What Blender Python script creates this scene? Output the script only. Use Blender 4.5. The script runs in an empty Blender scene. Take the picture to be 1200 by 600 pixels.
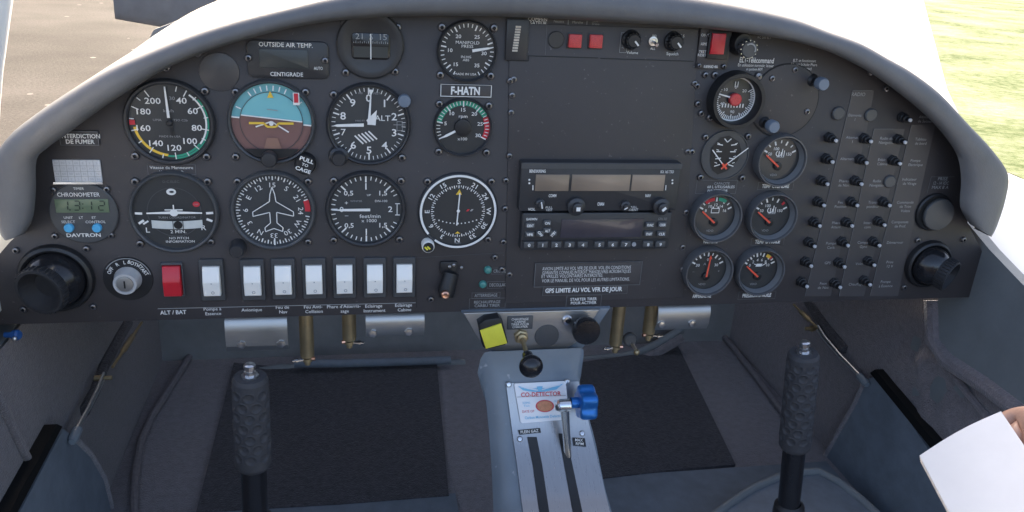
import bpy, bmesh, math, random
from mathutils import Vector, Matrix
random.seed(7)
PI = math.pi
scene = bpy.context.scene
COL = scene.collection

# ------------------------------------------------------------------ camera
FPX = 983.1
AX, AY, AZ = 0.3770, -0.2038, 0.0600
CAM = Vector((-0.11543598, -0.84130539, 0.29013718))
def _rx(a): return Matrix(((1,0,0),(0,math.cos(a),-math.sin(a)),(0,math.sin(a),math.cos(a))))
def _ry(a): return Matrix(((math.cos(a),0,math.sin(a)),(0,1,0),(-math.sin(a),0,math.cos(a))))
def _rz(a): return Matrix(((math.cos(a),-math.sin(a),0),(math.sin(a),math.cos(a),0),(0,0,1)))
RM = _rz(AZ) @ _rx(AX) @ _ry(AY)
W2P = Matrix(((1,0,0),(0,0,-1),(0,1,0)))
C2W = W2P.transposed() @ RM.transposed()
def ray(px, py): return C2W @ Vector(((px-600)/FPX, (py-300)/FPX, 1))
def at(px, py, y=0.0):
    d = ray(px, py); return CAM + d*((y-CAM.y)/d.y)
def atx(px, py, x):
    d = ray(px, py); return CAM + d*((x-CAM.x)/d.x)
def atz(px, py, z):
    d = ray(px, py); return CAM + d*((z-CAM.z)/d.z)
cd = bpy.data.cameras.new('camera'); cam = bpy.data.objects.new('camera', cd); COL.objects.link(cam)
right = C2W @ Vector((1,0,0)); up = C2W @ Vector((0,-1,0)); back = C2W @ Vector((0,0,-1))
cam.matrix_world = Matrix(((right.x,up.x,back.x,CAM.x),(right.y,up.y,back.y,CAM.y),(right.z,up.z,back.z,CAM.z),(0,0,0,1)))
cd.sensor_width = 36; cd.lens = 36*FPX/1200; cd.clip_start = 0.01; cd.clip_end = 1000
scene.camera = cam

# ------------------------------------------------------------------ materials
MATS = {}
def mat(name, col, rough=0.5, metal=0.0, noise=0.0, nscale=40, bump=0.0, bscale=400, coat=0.0, spec=0.5,
        rvar=0.0, col2=None, sheen=0.0, emit=None, aniso=None, detail=4, bdist=0.001, speck=None):
    m = bpy.data.materials.new(name); m.use_nodes = True
    nt = m.node_tree; b = nt.nodes['Principled BSDF']
    b.inputs['Base Color'].default_value = (*col, 1); b.inputs['Roughness'].default_value = rough
    b.inputs['Metallic'].default_value = metal; b.inputs['Coat Weight'].default_value = coat
    b.inputs['Coat Roughness'].default_value = 0.08
    b.inputs['Specular IOR Level'].default_value = spec
    b.inputs['Sheen Weight'].default_value = sheen
    if emit:
        b.inputs['Emission Color'].default_value = (*emit[0], 1); b.inputs['Emission Strength'].default_value = emit[1]
    if noise or bump or rvar or aniso:
        tc = nt.nodes.new('ShaderNodeTexCoord')
        mp = nt.nodes.new('ShaderNodeMapping'); nt.links.new(tc.outputs['Object'], mp.inputs['Vector'])
        if aniso: mp.inputs['Scale'].default_value = aniso
        if noise or rvar:
            n = nt.nodes.new('ShaderNodeTexNoise'); n.inputs['Scale'].default_value = nscale
            n.inputs['Detail'].default_value = detail; n.inputs['Roughness'].default_value = .65
            nt.links.new(mp.outputs[0], n.inputs['Vector'])
            if noise:
                r = nt.nodes.new('ShaderNodeValToRGB')
                r.color_ramp.elements[0].position = .3; r.color_ramp.elements[1].position = .7
                c2 = col2 or tuple(min(1, c*(1+noise)) for c in col)
                r.color_ramp.elements[0].color = (*[c*(1-noise) for c in col], 1)
                r.color_ramp.elements[1].color = (*c2, 1)
                nt.links.new(n.outputs['Fac'], r.inputs['Fac']); nt.links.new(r.outputs['Color'], b.inputs['Base Color'])
            if rvar:
                mr = nt.nodes.new('ShaderNodeMapRange'); mr.inputs['To Min'].default_value = max(0, rough-rvar)
                mr.inputs['To Max'].default_value = min(1, rough+rvar)
                nt.links.new(n.outputs['Fac'], mr.inputs['Value']); nt.links.new(mr.outputs[0], b.inputs['Roughness'])
        if speck:
            v = nt.nodes.new('ShaderNodeTexNoise'); v.inputs['Scale'].default_value = speck[0]; v.inputs['Detail'].default_value = 2
            nt.links.new(mp.outputs[0], v.inputs['Vector'])
            rr = nt.nodes.new('ShaderNodeMapRange'); rr.inputs['From Min'].default_value = speck[1]; rr.inputs['From Max'].default_value = speck[1]+.06
            nt.links.new(v.outputs['Fac'], rr.inputs['Value'])
            mx = nt.nodes.new('ShaderNodeMix'); mx.data_type = 'RGBA'; mx.inputs['B'].default_value = (*speck[2], 1)
            src_ = b.inputs['Base Color'].links[0].from_socket if b.inputs['Base Color'].links else None
            if src_: nt.links.new(src_, mx.inputs['A'])
            else: mx.inputs['A'].default_value = (*col, 1)
            nt.links.new(rr.outputs[0], mx.inputs['Factor']); nt.links.new(mx.outputs['Result'], b.inputs['Base Color'])
        if bump:
            n2 = nt.nodes.new('ShaderNodeTexNoise'); n2.inputs['Scale'].default_value = bscale; n2.inputs['Detail'].default_value = 3
            nt.links.new(mp.outputs[0], n2.inputs['Vector'])
            bp = nt.nodes.new('ShaderNodeBump'); bp.inputs['Strength'].default_value = bump; bp.inputs['Distance'].default_value = bdist
            nt.links.new(n2.outputs['Fac'], bp.inputs['Height']); nt.links.new(bp.outputs[0], b.inputs['Normal'])
    MATS[name] = m; return m

mat('panel', (.050,.0435,.0430), .52, noise=.22, nscale=7, bump=.25, bscale=900, rvar=.10, bdist=.0004, speck=(230, .70, (.11,.10,.095)))
mat('panel_plate', (.056,.0495,.0485), .5, noise=.07, nscale=14, bump=.2, bscale=900, rvar=.09, bdist=.0004, speck=(230, .70, (.12,.11,.105)))
mat('seam', (.02,.02,.021), .7)
mat('bezel', (.036,.036,.038), .38, noise=.12, nscale=60, bump=.1, bscale=700, bdist=.0003)
mat('bezel_grey', (.068,.070,.072), .42, noise=.08, nscale=60)
mat('bezel_gloss', (.095,.096,.10), .25, noise=.15, nscale=50)
mat('black', (.015,.015,.016), .45, noise=.15, nscale=80)
mat('black_gloss', (.014,.014,.016), .18, noise=.1, nscale=80)
mat('rubber', (.020,.020,.022), .65, noise=.2, nscale=100, bump=.2, bscale=600)
mat('dial', (.030,.032,.033), .5, noise=.06, nscale=40, coat=.35)
mat('dial_soft', (.042,.045,.047), .5, noise=.06, nscale=40, coat=.35)
mat('white', (.84,.82,.77), .5)
mat('white_dim', (.34,.34,.33), .55)
mat('white_faint', (.15,.15,.15), .55)
mat('white_plastic', (.90,.865,.79), .32, noise=.02, nscale=30)
mat('tube_grey', (.60,.61,.57), .35, noise=.1, nscale=60)
mat('tip_grey', (.50,.50,.50), .4)
mat('rim_grey', (.17,.175,.18), .4, noise=.1, nscale=60)
mat('label_strip', (.066,.059,.058), .5, noise=.08, nscale=14)
mat('white_mid', (.46,.455,.44), .55)
mat('key_silver', (.62,.62,.61), .3, metal=.35, noise=.05, nscale=60)
mat('drain_blue', (.02,.09,.28), .4)
mat('seal_black', (.012,.012,.012), .9, spec=.1, noise=.1, nscale=60)
mat('grey_mark', (.35,.35,.36), .5)
mat('green', (.03,.33,.20), .5)
mat('yellow', (.85,.55,.06), .5)
mat('red', (.62,.03,.045), .5)
mat('red_needle', (.85,.10,.05), .45)
mat('red_plastic', (.56,.020,.032), .3, noise=.05, nscale=30)
mat('red_button', (.60,.055,.055), .4, noise=.25, nscale=900)
mat('sky_blue', (.20,.52,.54), .5, coat=.35)
mat('sky_blue_dim', (.16,.42,.44), .5, coat=.35)
mat('dial_brown', (.21,.105,.09), .5, noise=.06, nscale=40, coat=.35)
mat('dial_brown_pale', (.29,.155,.11), .5, coat=.35)
mat('lcd_dark', (.045,.050,.048), .35, noise=.1, nscale=30, coat=.1)
mat('lcd_green', (.135,.185,.11), .35, noise=.05, nscale=60, coat=.4)
mat('lcd_tan_reflection', (.27,.205,.15), .3, noise=.22, nscale=22, coat=.4, aniso=(1,1,.3), detail=1)  # reflection of the tan ground is put into the window colour
mat('lcd_violet', (.055,.05,.062), .25, noise=.15, nscale=30, coat=.5)
mat('lcd_digit', (.02,.03,.022), .5)
mat('button_blue', (.09,.42,.70), .4)
mat('knob_blue_grey', (.165,.20,.245), .45, noise=.06, nscale=80)
mat('lamp_green', (.06,.24,.21), .35, noise=.1, nscale=300, coat=.4)
mat('screw', (.20,.195,.20), .32, metal=.85, noise=.2, nscale=300)
mat('screw_bright', (.62,.62,.62), .28, metal=1.0, noise=.1, nscale=300)
mat('chrome', (.68,.69,.70), .2, metal=1.0, noise=.06, nscale=80, rvar=.08)
mat('copper', (.72,.38,.25), .3, metal=1.0)
mat('brass', (.42,.33,.19), .42, metal=.75, noise=.12, nscale=60, rvar=.1)
mat('aluminium', (.43,.425,.41), .38, metal=.85, noise=.06, nscale=30, bump=.12, bscale=220, aniso=(1,1,8), rvar=.1, bdist=.0004)
mat('brushed', (.36,.355,.35), .30, metal=1, noise=.05, nscale=60, bump=.07, bscale=300, aniso=(10,1,1), rvar=.09, bdist=.0004)
mat('console_paint', (.165,.195,.222), .32, noise=.10, nscale=14, bump=.08, bscale=120, rvar=.1, speck=(120, .70, (.33,.35,.37)))
mat('vinyl', (.135,.133,.132), .55, noise=.13, nscale=18, bump=.35, bscale=600, rvar=.08, bdist=.0006)
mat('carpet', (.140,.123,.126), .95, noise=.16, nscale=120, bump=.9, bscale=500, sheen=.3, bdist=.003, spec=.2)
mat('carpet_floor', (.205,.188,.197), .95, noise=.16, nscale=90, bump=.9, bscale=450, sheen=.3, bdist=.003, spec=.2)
mat('mat_black', (.054,.050,.055), .95, noise=.4, nscale=130, bump=.9, bscale=450, sheen=.2, bdist=.003, spec=.2, speck=(150, .69, (.11,.105,.10)))
mat('side_paint', (.160,.188,.220), .6, noise=.14, nscale=30, bump=.3, bscale=300, spec=.3)
mat('side_grey', (.19,.205,.21), .6, noise=.10, nscale=12, bump=.3, bscale=300, spec=.3)
mat('piping', (.165,.152,.157), .75, noise=.2, nscale=200)
mat('firewall', (.23,.235,.235), .8, noise=.1, nscale=20, bump=.3, bscale=200)
mat('sill_white', (.80,.80,.78), .35, noise=.04, nscale=12, coat=.2)
mat('cowl_white', (.80,.80,.78), .3, coat=.3, noise=.03, nscale=6)
mat('prop_grey', (.125,.12,.117), .65, noise=.15, nscale=20)
mat('yellow_sticker', (.80,.72,.06), .5, noise=.05, nscale=80)
mat('sticker_white', (.84,.84,.84), .4, noise=.03, nscale=60)
mat('sticker_blue', (.20,.52,.72), .5)
mat('sticker_red', (.66,.08,.10), .5)
mat('sticker_orange', (.62,.26,.13), .5, noise=.2, nscale=300)
mat('blue_anodised', (.02,.15,.45), .28, metal=.45, noise=.1, nscale=60)
mat('grip_foam', (.046,.046,.050), .7, noise=.12, nscale=160, bump=.15, bscale=900, spec=.4)
mat('paper', (.60,.60,.60), .75, noise=.03, nscale=30)
mat('paper_edge', (.68,.60,.50), .8, noise=.2, nscale=300)
mat('ink_faint', (.590,.591,.594), .8)
mat('skin', (.52,.30,.21), .5, noise=.10, nscale=60, bump=.2, bscale=500)
mat('steel_cable', (.42,.44,.46), .35, metal=.8, noise=.3, nscale=900)
mat('ghost', (.075,.070,.070), .35)
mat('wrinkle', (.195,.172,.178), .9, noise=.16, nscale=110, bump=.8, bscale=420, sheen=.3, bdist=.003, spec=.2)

# ground materials
def ground_mat(name, stops, s1, s2, speck=None, bump=.4):
    m = bpy.data.materials.new(name); m.use_nodes = True; nt = m.node_tree; b = nt.nodes['Principled BSDF']
    tc = nt.nodes.new('ShaderNodeTexCoord')
    a = nt.nodes.new('ShaderNodeTexNoise'); a.inputs['Scale'].default_value = s1; a.inputs['Detail'].default_value = 8
    a.inputs['Roughness'].default_value = .75
    c = nt.nodes.new('ShaderNodeTexNoise'); c.inputs['Scale'].default_value = s2; c.inputs['Detail'].default_value = 6
    mx = nt.nodes.new('ShaderNodeMath'); mx.operation = 'ADD'
    for n in (a, c): nt.links.new(tc.outputs['Object'], n.inputs['Vector'])
    nt.links.new(a.outputs['Fac'], mx.inputs[0]); nt.links.new(c.outputs['Fac'], mx.inputs[1])
    hl = nt.nodes.new('ShaderNodeMath'); hl.operation = 'MULTIPLY'; hl.inputs[1].default_value = .5
    nt.links.new(mx.outputs[0], hl.inputs[0])
    r = nt.nodes.new('ShaderNodeValToRGB')
    while len(r.color_ramp.elements) < len(stops): r.color_ramp.elements.new(.5)
    for e, (p, col) in zip(r.color_ramp.elements, stops): e.position = p; e.color = (*col, 1)
    nt.links.new(hl.outputs[0], r.inputs['Fac'])
    out = r.outputs['Color']
    if speck:
        v = nt.nodes.new('ShaderNodeTexVoronoi'); v.inputs['Scale'].default_value = speck[0]
        nt.links.new(tc.outputs['Object'], v.inputs['Vector'])
        lt = nt.nodes.new('ShaderNodeMath'); lt.operation = 'LESS_THAN'; lt.inputs[1].default_value = speck[1]
        nt.links.new(v.outputs['Distance'], lt.inputs[0])
        rn = nt.nodes.new('ShaderNodeMath'); rn.operation = 'GREATER_THAN'; rn.inputs[1].default_value = speck[2]
        sp = nt.nodes.new('ShaderNodeSeparateColor'); nt.links.new(v.outputs['Color'], sp.inputs[0])
        nt.links.new(sp.outputs[0], rn.inputs[0])
        mu = nt.nodes.new('ShaderNodeMath'); mu.operation = 'MULTIPLY'
        nt.links.new(lt.outputs[0], mu.inputs[0]); nt.links.new(rn.outputs[0], mu.inputs[1])
        mc = nt.nodes.new('ShaderNodeMix'); mc.data_type = 'RGBA'
        nt.links.new(mu.outputs[0], mc.inputs['Factor']); nt.links.new(out, mc.inputs['A']); mc.inputs['B'].default_value = (*speck[3], 1)
        out = mc.outputs['Result']
    nt.links.new(out, b.inputs['Base Color']); b.inputs['Roughness'].default_value = .95; b.inputs['Specular IOR Level'].default_value = .08
    bp = nt.nodes.new('ShaderNodeBump'); bp.inputs['Strength'].default_value = bump; bp.inputs['Distance'].default_value = .02
    nt.links.new(a.outputs['Fac'], bp.inputs['Height']); nt.links.new(bp.outputs[0], b.inputs['Normal'])
    MATS[name] = m
ground_mat('tarmac', [(.36,(.026,.022,.019)),(.49,(.066,.057,.049)),(.64,(.125,.110,.096))], 38, .6, speck=(4.5,.13,.88,(.26,.23,.20)))
ground_mat('glare_ground', [(.3,(.44,.43,.40)),(.7,(.56,.55,.52))], 5, .4)  # ground whitened in its colour to stand for veiling glare
ground_mat('grass', [(.36,(.05,.08,.018)),(.45,(.16,.195,.085)),(.54,(.25,.275,.155)),(.66,(.36,.37,.27))], 9, .9, bump=.8)

# ------------------------------------------------------------------ mesh building
TXT = {}
def text_geo(s, bold=0.0, cond=1.0):
    key = (s, bold)
    if key not in TXT:
        cu = bpy.data.curves.new('t', 'FONT'); cu.body = s; cu.size = 1; cu.resolution_u = 2; cu.offset = bold
        ob = bpy.data.objects.new('t', cu); COL.objects.link(ob)
        dg = bpy.context.evaluated_depsgraph_get()
        me = bpy.data.meshes.new_from_object(ob.evaluated_get(dg))
        vs = [(v.co.x, v.co.y) for v in me.vertices]; fs = [tuple(p.vertices) for p in me.polygons]
        bpy.data.objects.remove(ob); bpy.data.curves.remove(cu); bpy.data.meshes.remove(me)
        if vs:
            x0 = min(v[0] for v in vs); x1 = max(v[0] for v in vs)
        else: x0 = x1 = 0
        TXT[key] = (vs, fs, x0, x1)
    return TXT[key]

class MB:
    """collects shapes (x right, y away from the pilot, z up) and builds ONE mesh object"""
    def __init__(s): s.v = []; s.f = []; s.m = []; s.sm = []; s.slots = []
    def mi(s, m):
        if m not in s.slots: s.slots.append(m)
        return s.slots.index(m)
    def add(s, vs, fs, m, smooth=False):
        o = len(s.v); s.v += [tuple(v) for v in vs]; k = s.mi(m)
        for f in fs: s.f.append(tuple(i+o for i in f)); s.m.append(k); s.sm.append(smooth)
    # flat sheets facing the pilot (normal -y)
    def poly(s, pts, y, m): s.add([(p[0], y, p[1]) for p in pts], [tuple(range(len(pts)))], m)
    def disc(s, cx, cz, r, y, m, n=40, rz=None):
        rz = rz or r
        s.poly([(cx+r*math.cos(2*PI*i/n), cz+rz*math.sin(2*PI*i/n)) for i in range(n)], y, m)
    def bar(s, p, q, w, y, m, w2=None):
        d = Vector((q[0]-p[0], q[1]-p[1])); 
        if d.length == 0: return
        d.normalize(); n = Vector((-d.y, d.x)); w2 = w if w2 is None else w2
        s.poly([(p[0]+n.x*w/2, p[1]+n.y*w/2), (q[0]+n.x*w2/2, q[1]+n.y*w2/2), (q[0]-n.x*w2/2, q[1]-n.y*w2/2), (p[0]-n.x*w/2, p[1]-n.y*w/2)], y, m)
    def arc(s, cx, cz, r0, r1, a0, a1, y, m, n=None):
        n = n or max(3, int(abs(a1-a0)/5)); vs = []; fs = []
        for i in range(n+1):
            a = math.radians(a0+(a1-a0)*i/n)
            for r in (r0, r1): vs.append((cx+r*math.sin(a), y, cz+r*math.cos(a)))
        for i in range(n): fs.append((2*i, 2*i+1, 2*i+3, 2*i+2))
        s.add(vs, fs, m)
    def tick(s, cx, cz, r0, r1, a, w, y, m):
        a = math.radians(a); sx, cz2 = math.sin(a), math.cos(a)
        s.bar((cx+r0*sx, cz+r0*cz2), (cx+r1*sx, cz+r1*cz2), w, y, m)
    def frame(s, x0, x1, z0, z1, w, y, m):
        s.poly([(x0,z1-w),(x1,z1-w),(x1,z1),(x0,z1)], y, m); s.poly([(x0,z0),(x1,z0),(x1,z0+w),(x0,z0+w)], y, m)
        s.poly([(x0,z0+w),(x0+w,z0+w),(x0+w,z1-w),(x0,z1-w)], y, m); s.poly([(x1-w,z0+w),(x1,z0+w),(x1,z1-w),(x1-w,z1-w)], y, m)
    def text(s, t, x, z, size, y, m='white', bold=.012, rot=0, align='c', xs=1.14, width=None):
        vs, fs, x0, x1 = text_geo(t, bold)
        if not vs: return
        if width: xs = width/max(1e-6, (x1-x0)*size)
        off = {'c': (x0+x1)/2, 'l': x0, 'r': x1}[align]
        c, sn = math.cos(math.radians(rot)), math.sin(math.radians(rot)); out = []
        for a, b in vs:
            a = (a-off)*size*xs; b = (b-.35)*size
            out.append((x+a*c-b*sn, y, z+a*sn+b*c))
        s.add(out, fs, m)
    # solids
    def plate(s, pts, y0, y1, m, bev=0.0):
        """outline (x,z) with a front face at y0 and a back at y1, front edge bevelled"""
        n = len(pts); cx = sum(p[0] for p in pts)/n; cz = sum(p[1] for p in pts)/n
        if bev:
            ins = []
            for i in range(n):
                a, b, c = Vector(pts[i-1]), Vector(pts[i]), Vector(pts[(i+1) % n])
                d1 = (b-a).normalized(); d2 = (c-b).normalized(); n1 = Vector((-d1.y, d1.x)); n2 = Vector((-d2.y, d2.x))
                k = n1+n2; k = k/max(.35, k.dot(n1)); 
                ins.append(k)
            area = sum(pts[i][0]*pts[(i+1)%n][1]-pts[(i+1)%n][0]*pts[i][1] for i in range(n))
            sg = 1 if area > 0 else -1
            rings = [[(p[0]+k.x*bev*sg, y0, p[1]+k.y*bev*sg) for p, k in zip(pts, ins)],
                     [(p[0]+k.x*bev*.3*sg, y0+bev*.3, p[1]+k.y*bev*.3*sg) for p, k in zip(pts, ins)],
                     [(p[0], y0+bev, p[1]) for p in pts], [(p[0], y1, p[1]) for p in pts]]
        else: rings = [[(p[0], y0, p[1]) for p in pts], [(p[0], y1, p[1]) for p in pts]]
        vs = [v for r in rings for v in r]; fs = [tuple(range(n))]
        for r in range(len(rings)-1):
            for i in range(n): fs.append((r*n+i, r*n+(i+1) % n, (r+1)*n+(i+1) % n, (r+1)*n+i))
        fs.append(tuple((len(rings)-1)*n+i for i in range(n)))
        s.add(vs, fs, m, smooth=bool(bev))
    def rrect(s, x0, x1, z0, z1, r, n=4):
        o = []
        for cx, cz, a in ((x1-r, z1-r, 0), (x0+r, z1-r, 90), (x0+r, z0+r, 180), (x1-r, z0+r, 270)):
            for i in range(n+1):
                t = math.radians(a+90*i/n); o.append((cx+r*math.cos(t), cz+r*math.sin(t)))
        return o
    def box(s, x0, x1, y0, y1, z0, z1, m):
        s.add([(x0,y0,z0),(x1,y0,z0),(x1,y1,z0),(x0,y1,z0),(x0,y0,z1),(x1,y0,z1),(x1,y1,z1),(x0,y1,z1)],
              [(0,1,2,3),(4,5,6,7),(0,1,5,4),(1,2,6,5),(2,3,7,6),(3,0,4,7)], m)
    def lathe(s, o, axis, prof, m, n=32, cap0=False, cap1=False):
        """profile of (radius, distance along axis)"""
        ax = Vector(axis).normalized(); u = ax.orthogonal().normalized(); w = ax.cross(u); o = Vector(o); vs = []; fs = []
        for r, h in prof:
            for i in range(n):
                a = 2*PI*i/n; vs.append(o+ax*h+(u*math.cos(a)+w*math.sin(a))*r)
        for k in range(len(prof)-1):
            for i in range(n): fs.append((k*n+i, k*n+(i+1) % n, (k+1)*n+(i+1) % n, (k+1)*n+i))
        s.add(vs, fs, m, smooth=True)
        L = len(prof)-1
        if cap0: s.add([vs[i] for i in range(n)], [tuple(range(n))], m)
        if cap1: s.add([vs[L*n+i] for i in range(n)], [tuple(range(n))], m)
    def ring(s, cx, cz, prof, m, n=48, cap1=False):
        """profile of (radius, y); revolves about the panel normal"""
        s.lathe((cx, 0, cz), (0, 1, 0), prof, m, n, cap1=cap1)
    def tube(s, path, r, m, n=10, rs=None):
        P = [Vector(p) for p in path]; vs = []; fs = []; u = None
        for i, p in enumerate(P):
            t = (P[min(i+1, len(P)-1)]-P[max(i-1, 0)]).normalized()
            u = t.orthogonal().normalized() if u is None else (u-t*u.dot(t)).normalized()
            w = t.cross(u); rr = rs[i] if rs else r
            for k in range(n):
                a = 2*PI*k/n; vs.append(p+(u*math.cos(a)+w*math.sin(a))*rr)
        for i in range(len(P)-1):
            for k in range(n): fs.append((i*n+k, i*n+(k+1) % n, (i+1)*n+(k+1) % n, (i+1)*n+k))
        fs.append(tuple(range(n))); fs.append(tuple((len(P)-1)*n+k for k in range(n)))
        s.add(vs, fs, m, smooth=True)
    def sphere(s, c, r, m, n=20, sc=(1,1,1)):
        vs = []; fs = []; k = n//2
        for j in range(k+1):
            t = PI*j/k
            for i in range(n): a = 2*PI*i/n; vs.append((c[0]+r*sc[0]*math.sin(t)*math.cos(a), c[1]+r*sc[1]*math.sin(t)*math.sin(a), c[2]+r*sc[2]*math.cos(t)))
        for j in range(k):
            for i in range(n): fs.append((j*n+i, j*n+(i+1) % n, (j+1)*n+(i+1) % n, (j+1)*n+i))
        s.add(vs, fs, m, smooth=True)
    def build(s, name, parent=None, origin=None, recalc=True, angle=35):
        me = bpy.data.meshes.new(name)
        o = Vector(origin) if origin is not None else (Vector(parent['_o']) if parent is not None and '_o' in parent else Vector((0,0,0)))
        me.from_pydata([tuple(Vector(v)-o) for v in s.v], [], s.f)
        for m in s.slots: me.materials.append(MATS[m])
        me.polygons.foreach_set('material_index', s.m); me.polygons.foreach_set('use_smooth', s.sm)
        if recalc:
            bm = bmesh.new(); bm.from_mesh(me); bmesh.ops.remove_doubles(bm, verts=bm.verts, dist=1e-6)
            bmesh.ops.recalc_face_normals(bm, faces=bm.faces); bm.to_mesh(me); bm.free()
        me.set_sharp_from_angle(angle=math.radians(angle))
        ob = bpy.data.objects.new(name, me); COL.objects.link(ob)
        if parent is not None: ob.parent = parent; ob['_o'] = tuple(o)
        else: ob.location = o; ob['_o'] = tuple(o)
        return ob

def tag(o, label, cat, group=None, kind=None):
    if label: o['label'] = label
    if cat: o['category'] = cat
    if group: o['group'] = group
    if kind: o['kind'] = kind
    return o
def thing(name, label, cat, loc, group=None):
    o = bpy.data.objects.new(name, None); COL.objects.link(o); o.location = loc; o['_o'] = tuple(loc); o.empty_display_size = .01
    return tag(o, label, cat, group)
def copy_thing(o, loc, label, group=None):
    r = o.copy(); COL.objects.link(r); r.location = loc; r['label'] = label
    for ch in list(o.children):
        c = ch.copy(); COL.objects.link(c); c.parent = r
        for g in list(ch.children):
            d = g.copy(); COL.objects.link(d); d.parent = c
    return r

L0 = -0.0007            # thickness step between printed layers
def screw_mesh(x, z, r=.0042, y=0.0, bright=False):
    b = MB(); m = 'screw_bright' if bright else 'screw'
    b.ring(x, z, [(r, y), (r, y-.0012), (r*.8, y-.0026), (r*.42, y-.0030)], m, 14)
    b.ring(x, z, [(r*.42, y-.0030), (r*.40, y-.0008)], 'seam', 14, cap1=True)
    return b
def screws(parent, pxs, r=.0040, y=0.0, bright=False):
    for q in pxs:
        p = at(q[0], q[1], y-.002); screw_mesh(p.x, p.z, r, y, bright).build('screw', parent)
def P2(px, py, y=0.0):
    p = at(px, py, y); return (p.x, p.z)

# ================================================================== INSTRUMENT PANEL
panel = thing('instrument_panel', 'wide matte black aircraft instrument panel carrying all gauges and switches', 'instrument panel', (0.1, 0, -.116))
out = [(0,381),(0,312),(12,283),(36,262),(38,180),(70,150),(120,115),(160,88),(200,64),(250,45),(300,30),(350,20),(400,12),(450,6),(500,3),
       (600,2),(700,10),(750,17),(800,25),(850,33),(900,40),(950,52),(1000,68),(1045,90),(1080,115),(1108,142),(1128,170),(1138,205),(1134,262),(1153,298),(1157,342),(1150,348.5)]
pts = [P2(*q) for q in out]
pts[0] = (pts[0][0]-.01, -.1163); pts[-1] = (pts[-1][0], -.1163); pts[1] = (pts[1][0]-.01, pts[1][1])
b = MB(); b.plate(pts, 0, .003, 'panel', .0006); b.box(pts[0][0]+.004, pts[-1][0]-.004, .0031, .024, -.1163, -.1138, 'panel')
b.build('panel_plate', panel)
# raised radio plate in the middle, with the seams round it
b = MB(); q = [(597,27),(818,34),(813,120),(808,200),(803,290),(799,348),(592,355),(593,290),(595,180)]
b.plate([P2(*k) for k in q], -.0016, -.0001, 'panel_plate', .0006); b.build('radio_plate', panel)
for us, w_, m_, y_ in (([[(594,70.5),(594,22)],[(594,70.5),(619,71),(619,65),(700,67.5)]], .0009, 'seam', -.0022), ([[(703,68),(812,71.5)]], .0009, 'seam', -.0022), ([[(483,302),(590,296)]], .0007, 'bezel_grey', L0), ([[(486,303),(488,360)]], .0006, 'seam', L0)):
    b = MB()
    for u in us:
        for p_, q_ in zip(u[:-1], u[1:]): b.bar(P2(*p_), P2(*q_), w_, y_, m_)
    b.build('seam', panel)
# blanked instrument holes
b = MB(); p = at(257,84); b.ring(p.x, p.z, [(.0185,-.0001),(.0182,-.0012),(.0175,-.0015)], 'ghost', 40, cap1=True); b.build('blanking_disc', panel)
b = MB(); p = at(919,118); b.ring(p.x, p.z, [(.0405,-.0001),(.0402,-.001),(.0393,-.001)], 'seam', 56); b.ring(p.x, p.z, [(.0393,-.0001),(.0390,-.0012),(.038,-.0014)], 'panel_plate', 56, cap1=True)
b.build('blanking_disc', panel)
for q, r in (((651,46),.0085),):
    b = MB(); p = at(*q); b.ring(p.x, p.z, [(r,-.0017),(r,-.003),(r*.9,-.0036)], 'bezel', 28, cap1=True); b.build('blanking_plug', panel)
# loose screws on the panel
screws(panel, [(195,80),(232,63),(318,29)], .0036)
screws(panel, [(598,95),(600,112),(814,98),(818,122),(822,133),(597,183),(806,178),(804,249),(800,290),(800,316),(593,212),(592,245),(590,284)], .0037)
screws(panel, [(890,90),(905,92),(827,88),(602,93),(817,101),(811,178),(599,132),(588,316),(505,351),(946,131),(932,82)], .0036)
screws(panel, [(580,302),(597,322),(1021,85),(1039,104)], .0036)

for ss in ([(999,106),(1024,106),(1020,130),(973,347),(943,347)],[(1024,151),(1060,151),(1012,347),(983,347)],[(1068,146),(1096,146),(1086,190),(1052,347),(1019,347)]):
    b = MB(); b.plate([P2(*k) for k in ss], -.0004, -.0001, 'label_strip'); b.build('label_strip', panel)
# --- printed lettering of the panel
b = MB()
def put(t, px, py, h, m='white_dim', bold=.01, align='c', rot=0, y=L0, width=None):
    p = at(px, py, y); k = FPX/ (at(px,py)-CAM).length
    k = FPX/((RM @ (W2P @ (at(px,py)-CAM))).z)
    b.text(t, p.x, p.z, h/k/.70, y, m, bold, rot, align, 1.0, width=(width/k*1.0 if width else None))
def box_line(x0, y0, x1, y1, w=.0005, m='white_faint', y=L0):
    (a, c) = P2(x0, y0, y); (d, e) = P2(x1, y1, y); b.frame(min(a,d), max(a,d), min(c,e), max(c,e), w, y, m)
# strip of switch names
b.bar(P2(185,361.5), P2(487,354.5), .0007, L0, 'white_dim')
put('ALT / BAT', 203,366, 5, 'white', .02, width=29)
for t1, t2, x, y in (('Pompe à','Essence',249,362),('Avionique','',295,363),('Feu de','Nav',331,360),('Feu Anti-','Collision',367,359.5),('Phare d’Atterris-','sage',403,359),('Eclairage','Instrument',438,358.5),('Eclairage','Cabine',473,357.5)):
    put(t1, x, y, 4, 'white', .004); 
    if t2: put(t2, x+1, y+5.4, 4, 'white', .004)
put('PUSH', 357,218, 1, 'panel')
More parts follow.
